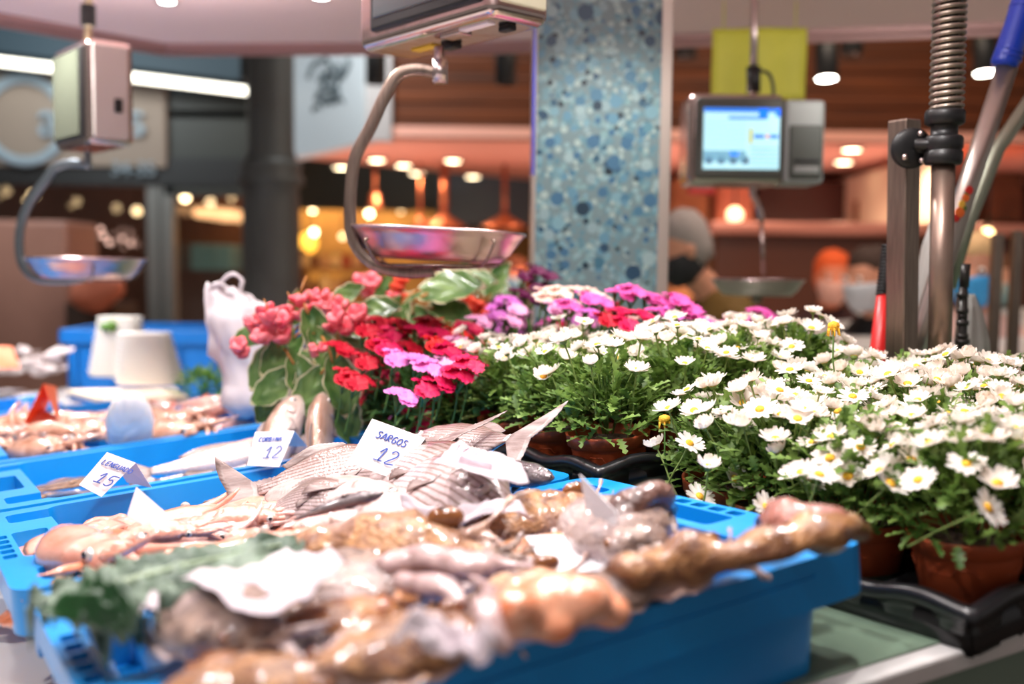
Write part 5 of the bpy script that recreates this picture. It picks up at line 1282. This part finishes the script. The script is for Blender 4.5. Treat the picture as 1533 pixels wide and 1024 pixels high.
bm=wbox(B(),-260,224,264,660,Y7+.04,.01); ob('glass_pane',bm,M('shop_glass',(1,1,1),.03,trans=1,spec=.5,alpha=.18),lf,False)
bm=wbox(B(),258,372,285,660,Y7+.04,.01); ob('glass_pane',bm,M('shop_glass',0),lf,False)
# interior
S('wall_left_shop',wbox(B(),-300,236,200,700,Y7+2.0,.1),M('shop_interior_rose',rgb(128,92,80),.8,col2=rgb(96,70,58),vs=1.2))
S('wall_shop_middle',wbox(B(),236,430,200,700,Y7+2.2,.1),M('shop_interior_brown',rgb(110,66,30),.7,col2=rgb(80,46,20),vs=2))
S('trim_shop_ceiling',box(B(),R(-260,0,Y7).x,R(430,0,Y7).x,Y7,Y7+2.2,R(0,285,Y7+2.2).z+.35,R(0,285,Y7+2.2).z+.4),M('shop_ceiling_brown',rgb(120,84,62),.7))
def lamp(u,v,Y,r,col,s,label,group,name='pendant_bulb',cat='lamp',sz=1,cord=True):
    bm=B(); sph(bm,R(u,v,Y),r,1,1,sz,12); 
    rt_=root(name,label,cat,T(*R(u,v,Y)),group); bm.transform(T(*(-R(u,v,Y)))); ob('bulb',bm,M('bulb_%d_%d'%(int(col[1]*100),int(s)),col,emit=s),rt_)
    if cord: bm=B(); tube(bm,[(0,0,r*.8),(0,0,r*.8+.35)],.006,6); ob('cord',bm,M_rub,rt_)
    return rt_
warm=(1,.72,.38)
for (u,v,r,s) in ((277,295,.035,14),(312,289,.026,8),(205,316,.035,3.5),(50,292,.035,3),(40,300,.02,2)): lamp(u,v,Y7+1.2,r,warm,s,'round warm lamp glowing inside the left shop behind the glass','lamps in the left shop')
for k,(u,v) in enumerate([(46,352),(66,344),(85,357),(100,350),(118,362),(123,347),(137,340),(151,343),(155,353),(163,363),(183,357),(196,364),(90,374),(140,368)]):
    lamp(u,v,Y7+1.0,.018,(1,.62,.5),2.2 if k!=12 else 9,'tiny pinkish fairy light in the row inside the left shop','fairy lights in the left shop','fairy_light',cord=False)
bm=wbox(B(),288,350,312,325,Y7+1.4,.78); o=ob('strip_lamp',bm,M('strip_lamp_warm',(1,.55,.25),emit=1.6),None,False); bev(o,.03,3); tag(o,'dim orange strip lamp inside the middle shop','lamp')
bm=wbox(B(),285,345,366,405,Y7+1.3,.88); o=ob('fridge_display',bm,M('fridge_teal',rgb(90,130,124),.4,emit=.12),None,False); bev(o,.02); tag(o,'pale teal lit fridge counter inside the middle shop','fridge counter')
bm=wbox(B(),268,350,405,520,Y7+1.25,.93); o=ob('shop_counter',bm,M('shop_counter_brown',rgb(70,50,40),.6),None,False); tag(o,'dark counter below the teal fridge in the middle shop','counter')
# display counter in the left shop (rose slab) with ham like goods
bm=wbox(B(),-260,100,330,600,Y7-.6,.5); o=ob('rose_counter',bm,M('counter_rose_brown',rgb(190,138,120),.5,col2=rgb(160,112,96),vs=1.5),None,False); bev(o,.03); tag(o,'rose brown counter block at the far left behind the left scale','counter')
bm=B(); sph(bm,R(146,432,6.2),.13,1.1,.8,1.1,20); wob(bm,.05,6,2); tag(ob('ham',bm,M('ham_pink',rgb(226,130,100),.4)),'pinkish round ham glowing under the left scale pan','ham')
bm=wbox(B(),100,170,455,560,6.3,.4); o=ob('ham_stand',bm,M('shop_counter_brown',0),None,False); tag(o,'dark stand under the round ham','stand')
# ---------------- cast iron column d=5
cc=R(406,300,5.0); k5=5.0/F; bm=B()
z=lambda v: R(406,v,5.0).z
lathe(bm,[(34*k5,z(-60)),(34*k5,z(225)),(37*k5,z(232)),(37*k5,z(240)),(42*k5,z(243)),(46*k5,z(250)),(42*k5,z(258)),(48*k5,z(266)),(48*k5,z(276)),(40*k5,z(280)),(42*k5,z(300)),(45*k5,0.25),(55*k5,.2),(60*k5,.02),(.001,.02)],40,M_=T(cc.x,5.0,0))
tag(ob('iron_column',bm,M('iron_grey',rgb(82,84,82),.5,col2=rgb(74,72,70),vs=4,bump=.1)),'round grey cast iron column with ringed capital behind the white bag','column')
# ---------------- white sign panel + central stall
YS=6.0
bm=B(); a=[R(436,238,6.6),R(545,212,5.9),R(545,60,5.9),R(436,60,6.6)]
vs=[bm.verts.new(p) for p in a]+[bm.verts.new(p+V((.05,.08,0))) for p in a]
for f in ((0,1,2,3),(7,6,5,4),(0,4,5,1),(1,5,6,2),(2,6,7,3),(3,7,4,0)): bm.faces.new([vs[i] for i in f])
ws=root('white_sign','white corner sign board with grey brush lettering right of the iron column','sign'); ob('board',bm,M('sign_white',rgb(206,214,220),.5),ws,False)
bm=wbox(B(),545,586,60,210,5.92,.1); ob('side_board',bm,M('sign_grey',rgb(178,172,172),.5),ws,False)
bm=B(); rnd=random.Random(12)
def sg(u,v): s=(u-436)/109; return R(u,v,6.6-.7*s-.03)
for st in ([(462,118),(468,100),(478,92)],[(478,96),(488,88),(496,102),(486,110)],[(480,108),(486,125),(480,140),(472,150)],[(492,95),(500,108),(494,128),(500,142)],[(505,96),(512,108),(504,128),(508,140)],[(520,88),(522,98),(512,118)],[(476,122),(490,118),(506,112),(518,106)],[(474,140),(490,134),(506,130)],[(478,152),(492,146),(506,140)],[(468,166),(474,160),(480,162)],[(500,154),(508,148),(514,152)],[(484,156),(492,152),(498,156)]):
    tube(bm,bez([sg(u,v) for u,v in st],4),.017,6,up=V((0,1,0)),flatr=.3)
ob('brush_lettering',bm,M('sign_ink',rgb(92,104,110),.6),ws)
# brown wood fascia with planks
wd=M('wood_brown',rgb(112,52,8),.75,col2=rgb(70,30,4),vs=4,stretch=(.3,1,6),bump=.2,bs=20)
fs=root('kiosk_fascia','brown boarded fascia of the stall opposite with black spotlights before it','fascia')
zt=R(700,20,YS).z; zb_=R(700,206,YS).z; xl=R(586,0,YS).x; xr_=R(1800,0,YS).x
for k in range(7):
    bm=B(); box(bm,xl,xr_,YS+.0+.012*(k%2),YS+.1,zb_+(zt-zb_)*k/7,zb_+(zt-zb_)*(k+1)/7-.006); o=ob('plank',bm,wd,fs,False); bev(o,.004)
ZS=R(700,206,YS).z
salmon=M('soffit_salmon',rgb(240,176,158),.6)
bm=B(); q=[R(445,238,6.62),V((xl,YS,ZS)),V((xr_,YS,ZS)),V((xr_+2,9.2,ZS)),V((R(445,0,6.62).x,6.7,ZS))]
q=[(R(440,0,6.6).x,6.6),(xl,YS-.02),(xr_,YS-.02),(xr_+2,8.8),(R(800,0,8.8).x,8.8),(R(430,0,7.2).x,7.2)]
lo=[bm.verts.new((x,y,ZS)) for x,y in q]; hi=[bm.verts.new((x,y,ZS+.06)) for x,y in q]
bm.faces.new(list(reversed(lo))); bm.faces.new(hi)
for i in range(len(q)): bm.faces.new((lo[i],lo[(i+1)%len(q)],hi[(i+1)%len(q)],hi[i]))
bmesh.ops.recalc_face_normals(bm,faces=bm.faces[:])
tag(ob('kiosk_soffit',bm,salmon,None,False),'salmon coloured soffit with oval downlights under the brown fascia','soffit')
for (u,v) in ((511,249),(564,238),(604,246),(624,258),(678,239),(708,263),(787,272),(1275,222),(1263,241),(1400,236)):
    r=ray(u,v); p=CAM+r*((ZS-.004-CAMZ)/r.z); rt_=root('downlight','round warm downlight set in the salmon soffit','downlight',T(*p),'downlights in the salmon soffit')
    rl=.055; bm=B(); lathe(bm,[(.001,-.012),(rl,-.012),(rl,.0)],20); ob('lens',bm,M('downlight_glow',(1,.8,.5),emit=16),rt_)
    bm=B(); lathe(bm,[(rl,-.014),(rl+.015,-.014),(rl+.015,.004)],20); ob('rim',bm,M_steel,rt_)
# black cylinder spotlights
for (u,v,Y,on,lb) in ((563,100,5.2,0,'unlit black spotlight in front of the white corner sign'),(757,100,5.0,0,'unlit grey black spotlight left of the tiled column'),(1237,92,4.8,1,'lit black spotlight right of the yellow sheet'),(1474,84,4.8,1,'lit black spotlight behind the spring hose and blue grip'),(375,95,5.4,0,'black spotlight at the top of the iron column'),(1027,72,5,0,'small black spotlight just right of the tiled column'),(1275,68,5,0,'small black fitting beside the lit spotlight')):
    sc=1 if v>80 else .55
    p=R(u,v,Y); rt_=root('spotlight',lb,'spotlight',T(*p)@RX(-.15 if on else 0))
    bm=B(); lathe(bm,[(.001,.10*sc),(.048,.10*sc),(.052,.09*sc),(.052,-.085*sc),(.046,-.085*sc),(.044,-.05*sc),(.001,-.05*sc)],24); ob('housing',bm,M_blk2,rt_)
    bm=B(); lathe(bm,[(.001,-.078*sc),(.046,-.078*sc),(.046,-.07*sc)],20); ob('lens',bm,M('spot_glow',(1,.93,.82),emit=22) if on else M_scr,rt_)
    bm=B(); tube(bm,[(0,0,.1*sc),(0,0,.1*sc+.35)],.008,8); ob('stem',bm,M_rub,rt_)
# band beyond the soffit, pendants
Y9=8.9
bm=wbox(B(),400,830,246,312,Y9,.2); tag(ob('green_band',bm,M('band_dark_green',rgb(52,60,56),.6),None,False),'dark green fascia band below the salmon soffit','fascia')
bm=wbox(B(),655,830,262,336,Y9-.1,1.08); tag(ob('blue_band',bm,M('band_slate',rgb(64,80,92),.6),None,False),'slate blue panel right of the dark green band','panel')
S('wall_yellow_shop',wbox(B(),420,830,300,700,Y9+1.0,.1),M('yellow_shop_wall',rgb(206,156,86),.7,col2=rgb(120,78,40),vs=1.6))
for (u,v,r,s) in ((468,313,.03,16),(553,320,.03,16),(470,348,.03,14),(510,307,.026,3.5),(600,315,.026,3.5),(513,354,.026,3)): lamp(u,v,Y9+.3,r,warm,s,'round warm bulb in the golden shop right of the iron column','bulbs in the golden shop')
lamp(460,364,Y9+.2,.09,(1,.5,.06),2.2,'big orange globe lamp beside the iron column','','globe_lamp')
# shelves with goods
gs=root('goods_shelf','wooden shelf unit with goods in the golden shop','shelf',T(0,0,0))
for v in (400,440,480):
    bm=wbox(B(),445,560,v,v+5,Y9-.1,.4); ob('shelf_board',bm,M('shelf_wood',rgb(150,100,50),.6),gs,False)
for u in (443,560): bm=wbox(B(),u,u+5,370,560,Y9-.1,.4); ob('upright',bm,M('shelf_wood',0),gs,False)
rnd=random.Random(8); gc=[rgb(240,200,110),rgb(250,220,150),rgb(200,120,60),rgb(120,60,40),rgb(180,60,40),rgb(220,170,120)]
for row,v in enumerate((400,440,480)):
    for i in range(7):
        u=456+15.5*i; p=R(u,v,Y9+.02); rt_=root('jar','small glowing golden jar among others on the shop shelf','jar',T(*p),'jars in the golden shop')
        ci=rnd.randrange(6); hh=rnd.uniform(.1,.17)
        bm=B(); lathe(bm,[(.001,0),(.035,0),(.038,.01),(.038,hh*.8),(.026,hh*.9),(.026,hh)],14,cap=False); ob('glass',bm,M('jar_%d'%ci,gc[ci],.3),rt_)
        bm=B(); lathe(bm,[(.028,hh),(.028,hh+.02),(.001,hh+.02)],14); ob('lid',bm,M('lid_gold',rgb(200,160,80),.3,.6),rt_)
for (u,v0,v1,w_,k_) in ((561,262,300,.008,0),(629,258,335,.006,0),(665,262,330,.022,1),(755,262,330,.012,1)):
    a=R(u,v0,7.5); b=R(u,v1,7.5); rt_=root('pendant_lamp','copper pendant lamp on a rod hanging %s'%{561:'left of the others, above the pan hook',629:'between the left rod and the thick copper one',665:'in the middle, with the thickest rod',755:'nearest the tiled column'}[u],'pendant lamp',T(*b))
    bm=B(); tube(bm,[(0,0,0),(0,0,a.z-b.z+.1)],w_+.004,8); ob('rod',bm,M('copper',rgb(170,100,70),.35,.8),rt_)
    bm=B(); lathe(bm,[(.02,.06),(.035,.03),(.16 if k_ else .05,-.04),(.17 if k_ else .055,-.06)],20); o=ob('shade',bm,M('copper',0),rt_); smod(o,.004)
# ---------------- right stall opposite
YR=8.4
S('wall_right_stall',wbox(B(),830,1900,240,900,YR+.3,.1),M('stall_wall_redbrown',rgb(104,44,26),.6,col2=rgb(76,28,16),vs=2,stretch=(3,1,.3)))
def slab(name,u0,u1,v0,v1,Y,th,mat,label,cat,bw=.01,r=None):
    bm=wbox(B(),u0,u1,v0,v1,Y,th); o=ob(name,bm,mat,r,False); bev(o,bw,2)
    return tag(o,label,cat) if r is None else o
slab('tan_board',996,1062,268,880,7.6,1.08,M('panel_tan',rgb(196,140,96),.7,col2=rgb(150,96,62),vs=3),'tan textured panel behind the grey haired man','panel')
slab('speckled_board',1062,1112,270,420,7.65,1.04,M('panel_speckle',rgb(120,72,44),.7,col2=rgb(80,48,28),vs=9),'brown speckled panel right of the tan one','panel')
slab('pink_post',1078,1128,276,345,7.4,1.28,M('post_salmon',rgb(214,130,100),.5),'salmon post below the far scale','post')
slab('red_sign',1030,1072,266,290,4.6,.04,M('sign_red',rgb(180,20,24),.4),'red sign peeking out under the left corner of the far scale','sign')
slab('cabinet',1132,1326,272,332,7.6,1.08,M('cabinet_dark_red',rgb(60,20,12),.4),'dark red wooden cabinet above the counter rail','cabinet')
slab('wood_upright',1270,1284,300,790,7.3,.1,M('upright_brown',rgb(130,80,40),.5),'light brown upright beside the dark cabinet','post')
slab('counter_rail',1062,1560,336,350,5.2,.14,M('rail_rose_metal',rgb(220,140,120),.3,.5),'rose metal rail running along the opposite counter','rail',.02)
slab('tan_sign',1150,1196,358,400,7.0,.05,M('sign_tan',rgb(206,150,104),.6),'tan sign on the wall behind the far pan','sign')
fr=root('picture_frame','framed green picture hanging behind the orange capped worker','picture'); slab('frame',1212,1256,358,412,7.0,.05,M('frame_gold',rgb(170,120,60),.4),'','',r=fr); slab('picture',1219,1249,366,404,6.98,.04,M('picture_green',rgb(110,120,96),.6),'','',.002,r=fr)
mo=root('monitor','small monitor with a lit blue screen right of the grey haired man','monitor'); slab('casing',1066,1106,350,386,5.6,.06,M_blk2,'','',.01,r=mo); slab('screen',1069,1103,356,381,5.59,.02,M('monitor_blue',rgb(80,130,190),.3,emit=.6),'','',.003,r=mo)
slab('cream_board',1376,1424,236,336,6.2,2.4,M('panel_cream',rgb(226,206,186),.5,emit=0),'cream panel seen between the square post and the hose tube','panel')
slab('short_rail',1430,1533,345,352,6.0,2.6,M('rail_rose_metal',0),'short rail right of the aluminium pole','rail')
slab('brown_shelf',1480,1533,260,330,7.6,.2,M('panel_speckle',0),'brown shelf back at the right edge','panel')
slab('glass_counter',1062,1900,352,700,5.3,.5,M('counter_body_brown',rgb(92,48,30),.35),'brown counter body under the rose rail','counter')
lamp(1478,350,5.0,.028,(1,.7,.3),7,'round yellow bulb right of the aluminium pole','','wall_bulb'); lamp(1100,322,6.5,.05,(1,.5,.3),3,'peach glowing lamp above the rail below the far scale','','table_lamp')
# ---------------- people
M_skin=M('skin',rgb(206,144,116),.5,sss=.1); M_skin2=M('skin_warm',rgb(226,128,90),.5)
def person(label,u,v,Y,yaw,top,hair,hairc,mask,trous=rgb(40,40,48),skin=None,htop=None,sh=1.0,bow=.1,arms_f=.5,cap=None,apron=None,hsz=1.0):
    """u,v: centre of the head in the picture"""
    skin=skin or M_skin; hc=R(u,v,Y); s=(hc.z)/1.58
    m=T(hc.x,Y,0)@RZ(yaw)@SCL(s); mi=m.inverted(); r=root('person',label,'person',m)
    HX=.08*bow*3; hz=1.58 # head centre; person faces +X
    o0=V((-HX*1.0,0,0))
    def lo(secs,n=16,bm=None): loft(bm,secs,n)
    def rem(o,vs=.012,it=4):
        a=o.modifiers.new('r','REMESH'); a.mode='VOXEL'; a.voxel_size=vs; a.use_smooth_shade=True
        b=o.modifiers.new('s','SMOOTH'); b.iterations=it
    hm=T(0,0,hz)@RY(bow*1.2)
    shz=1.36; sx=-.06-bow*.3
    bm=B()
    loft(bm,[(V((sx+.02*0,0,z_)),V((dx,0,0)),V((0,dy,0))) for z_,dx,dy in ((.84,.09,.14),(.95,.105,.16),(1.08,.095,.14),(1.22,.11,.165),(1.33,.105,.18),(1.385,.07,.13),(1.41,.05,.06))],20)
    tube(bm,[(sx,0,1.36),(sx*.5-.01,0,1.45),(-.01,0,1.52)],[.062,.055,.054],14)
    loft(bm,[(hm@V((x_,0,z_)),hm.to_3x3()@V((dx,0,0)),hm.to_3x3()@V((0,dy,0))) for x_,z_,dx,dy in ((.03,-.118,.035,.03),(.02,-.10,.065,.05),(.012,-.06,.085,.064),(.0,0,.096,.074),(-.008,.05,.096,.075),(-.012,.09,.078,.062),(-.014,.115,.04,.034))],20)
    sph(bm,hm@V((.102,0,-.018)),.018,1.1,.8,1.5,10); sph(bm,hm@V((.09,0,-.062)),.02,.7,1.2,.4,10)
    for sd in (1,-1): sph(bm,hm@V((-.005,sd*.078,-.01)),.03,.6,.3,1,10)
    sh_=V((sx,0,1.34)); hands=[]
    for sd in (1,-1):
        a=sh_+V((0,sd*.19,0)); e=a+V((.06+.1*arms_f,sd*.05,-.27)); w_=e+V((.22*arms_f+.02,-sd*.04,-.22*(1-arms_f*.7)))
        tube(bm,[a,a.lerp(e,.5),e,e.lerp(w_,.5),w_],[.05,.046,.04,.036,.027],12)
        d=(w_-e).normalized(); pc_=w_+d*.05
        tube(bm,[w_,w_+d*.03,w_+d*.085],[.026,.036,.036],12,flatr=.5)
        for f in range(4):
            b0=w_+d*.08+V((0,(f-1.5)*.018,0)); L_=(.062,.075,.07,.052)[f]; tube(bm,[b0,b0+d*L_*.5+V((0,0,-.006)),b0+d*L_*.8+V((0,0,-.024))],[.0095,.009,.0075],8)
        b0=w_+d*.03+V((0,-sd*.03,0)); tube(bm,[b0,b0+d*.03+V((0,-sd*.022,-.01)),b0+d*.055+V((0,-sd*.026,-.022))],[.012,.0105,.009],8)
        hands.append((a,e,w_))
        h_=V((sx,sd*.09,.88)); tube(bm,[h_,h_+V((.01,0,-.40)),h_+V((-.01,0,-.80))],[.082,.058,.04],12); tube(bm,[(sx-.04,sd*.09,.04),(sx+.04,sd*.09,.045),(sx+.15,sd*.09,.03)],[.04,.042,.03],10,flatr=.7)
    o=ob('body',bm,skin,r); rem(o,.0095,3)
    bm=B()
    loft(bm,[(V((sx,0,z_)),V((dx,0,0)),V((0,dy,0))) for z_,dx,dy in ((.80,.13,.18),(.95,.13,.18),(1.08,.125,.165),(1.22,.135,.19),(1.33,.125,.205),(1.40,.09,.15),(1.435,.075,.08))],20)
    for a,e,w_ in hands: tube(bm,[a+V((0,0,.01)),a.lerp(e,.5),e,e.lerp(w_,.5),e.lerp(w_,.9)],[.072,.064,.056,.05,.042],12)
    o=ob('jacket',bm,M('cloth_%d_%d_%d'%tuple(int(x*255) for x in top),top,.8,bump=.3,bs=30),r); rem(o,.014,5)
    bm=B()
    for sd in (1,-1):
        h_=V((sx,sd*.09,.90)); tube(bm,[h_,h_+V((.01,0,-.42)),h_+V((-.01,0,-.82))],[.10,.072,.058],12)
    loft(bm,[(V((sx,0,z_)),V((dx,0,0)),V((0,dy,0))) for z_,dx,dy in ((.80,.11,.16),(.9,.12,.17),(.97,.115,.165))],16)
    o=ob('trousers',bm,M('cloth_%d_%d_%d'%tuple(int(x*255) for x in trous),trous,.8),r); rem(o,.016,4)
    bm=B(); loft(bm,[(hm@V((x_,0,z_)),hm.to_3x3()@V((dx,0,0)),hm.to_3x3()@V((0,dy,0))) for x_,z_,dx,dy in ((-.045,-.07,.055,.066),(-.035,-.02,.078,.083),(-.028,.03,.09,.086),(-.016,.07,.098,.082),(-.015,.11,.078,.066),(-.016,.135,.04,.035))],20); wob(bm,.012,30,3)
    ob('cap' if cap else 'hair',bm,M('hair_%d_%d_%d'%tuple(int(x*255) for x in hairc),hairc,.8,bump=.8,bs=80,stretch=(4,4,1)),r)
    if hair>0:
        bm=B(); loft(bm,[(hm@V((-.04,0,z_)),hm.to_3x3()@V((dx,0,0)),hm.to_3x3()@V((0,dy,0))) for z_,dx,dy in ((.02,.09,.09),(-.08,.09,.095),(-.08-.1*hair,.07,.09),(-.1-.16*hair,.04,.06))],16); wob(bm,.02,20,5); ob('hair',bm,M('hair_%d_%d_%d'%tuple(int(x*255) for x in hairc),0),r)
    for sd in (1,-1):
        bm=B(); sph(bm,hm@V((.088,sd*.032,.012)),.013,.7,1,.8,10); e=ob('eye',bm,M('eye_white',rgb(230,225,220),.2),r); bm=B(); sph(bm,hm@V((.095,sd*.032,.012)),.0065,.6,1,1,8); ob('iris',bm,M('iris_dark',rgb(50,34,24),.1),e)
    if mask:
        bm=B(); loft(bm,[(hm@V((.02,0,z_)),hm.to_3x3()@V((dx,0,0)),hm.to_3x3()@V((0,dy,0))) for z_,dx,dy in ((-.125,.055,.045),(-.10,.078,.062),(-.06,.098,.074),(-.02,.102,.074),(-.008,.094,.07))],20); ob('face_mask',bm,M('mask_%d_%d_%d'%tuple(int(x*255) for x in mask),mask,.7),r)
    if apron: bm=B(); loft(bm,[(V((sx+.02,0,z_)),V((dx,0,0)),V((0,dy,0))) for z_,dx,dy in ((.6,.14,.17),(.9,.15,.17),(1.1,.145,.15),(1.3,.14,.12))],20); ob('apron',bm,M('apron_rose',apron,.7),r)
    return r
person('grey haired man in an olive jacket and black face mask looking down to the left',1020,372,3.6,PI+.25,rgb(104,76,22),0,rgb(150,140,136),rgb(28,28,32),bow=.35,arms_f=.6)
person('worker in bright orange cap, pink mask and rose apron beyond the daisies',1246,415,4.6,-PI/2-.1,rgb(60,26,26),0,rgb(234,92,34),rgb(236,178,160),cap=True,apron=rgb(200,110,90),skin=M_skin2,arms_f=.8)
person('person in black clothes and white mask just left of the red broom handle',1300,418,3.8,PI+.5,rgb(14,14,18),.2,rgb(60,40,30),rgb(190,196,204),arms_f=.5)
person('person with short blond hair, blue face mask and pale pink coat at the right',1458,405,3.4,-PI/2-.5,rgb(226,186,176),.1,rgb(220,180,130),rgb(60,160,226),skin=M_skin,arms_f=.4)
person('person with dark hair and pale teal mask at the right frame edge',1489,418,4.6,-PI/2+.2,rgb(70,44,36),.6,rgb(110,66,40),rgb(130,160,160),arms_f=.4)
person('person with auburn hair standing beyond the far pan rod, seen faintly',1122,392,6.2,-PI/2,rgb(110,60,36),.3,rgb(90,40,20),None,arms_f=.3,skin=M_skin2)
person('distant person in a pale blue mask between the hanging pan and the tiled column',772,412,7.0,-PI/2,rgb(70,40,30),.3,rgb(110,50,24),rgb(150,196,220),arms_f=.3,skin=M_skin2)
# ================================================================== LIGHTS
key=dw(.75,.75,.0)
for k,(x,y,e_) in enumerate(((.15,.2,10.5),(.75,.15,10),(.3,1.0,15),(.95,.8,12),(.1,1.9,30),(1.4,1.4,10),(.0,2.7,45),(-.15,-.05,7),(-.55,.6,12),(.5,3.4,20))):
    p=dw(x,y,0); light('canopy_spot_%d'%k,'SPOT',(p.x,p.y,2.08),e_*1.75,(1,.96,.94),.028,(p.x+.02,p.y+.05,1.2),120,.6)  # stall spots, plus extras added to brighten the left and far crates
light('canopy_fill','AREA',(.0,1.0,2.1),9,(1,.93,.92),.9,(.0,1.1,1.0))
for (u,z_,Y,e_,c_,sz) in ((60,2.75,8.0,38,(1,.62,.45),.8),(310,2.75,8.2,14,(1,.6,.3),.6),(500,2.6,9.35,34,(1,.72,.36),.5),(720,2.6,9.35,14,(1,.6,.4),.5)):
    p=R(u,300,Y); light('shop_interior_fill','AREA',(p.x,p.y,z_),e_,c_,sz,(p.x,p.y+.3,0))  # added area lights hidden above the fascias, brightening the shop interiors
for (u,v) in ((1275,222),(1100,222),(900,240),(1480,222),(604,246)):
    r=ray(u,v); p=CAM+r*((ZS-.03-CAMZ)/r.z); light('downlight_beam','SPOT',p,55,(1,.66,.42),.04,p+V((0,.3,-2)),150,.5)
for (x,e_) in ((-1.0,9),(.8,9),(2.6,11)): light('counter_up','AREA',(x,6.6,1.2),e_,(1,.6,.5),.8,(x,6.9,3))
light('fascia_left','AREA',(-3.0,5.6,2.9),20,(.85,.95,1),.8,(-3.0,7,2.2)); light('sign_light','AREA',(-.9,5.0,3.0),16,(.95,1,1),.4,(-.95,6.3,2.5))
light('fascia_right','AREA',(1.5,4.6,3.2),13,(1,.8,.55),1.0,(1.5,6,2.6))
light('people_light','AREA',(1.2,3.4,2.9),22,(1,.82,.7),.8,(1.3,4.2,1.2))
light('sheet_light','SPOT',(1.0,1.6,2.08),22,(1,.97,.9),.03,(1.0,2.75,1.9),70)
light('canopy_bounce_fill','AREA',(.0,1.3,1.98),8,(1,.86,.86),2.2,(.0,1.31,3)); light('canopy_bounce_fill','AREA',(-.9,2.2,1.98),5,(1,.86,.86),1.2,(-.9,2.21,3))  # added unseen area lights standing in for bounce onto the canopy underside
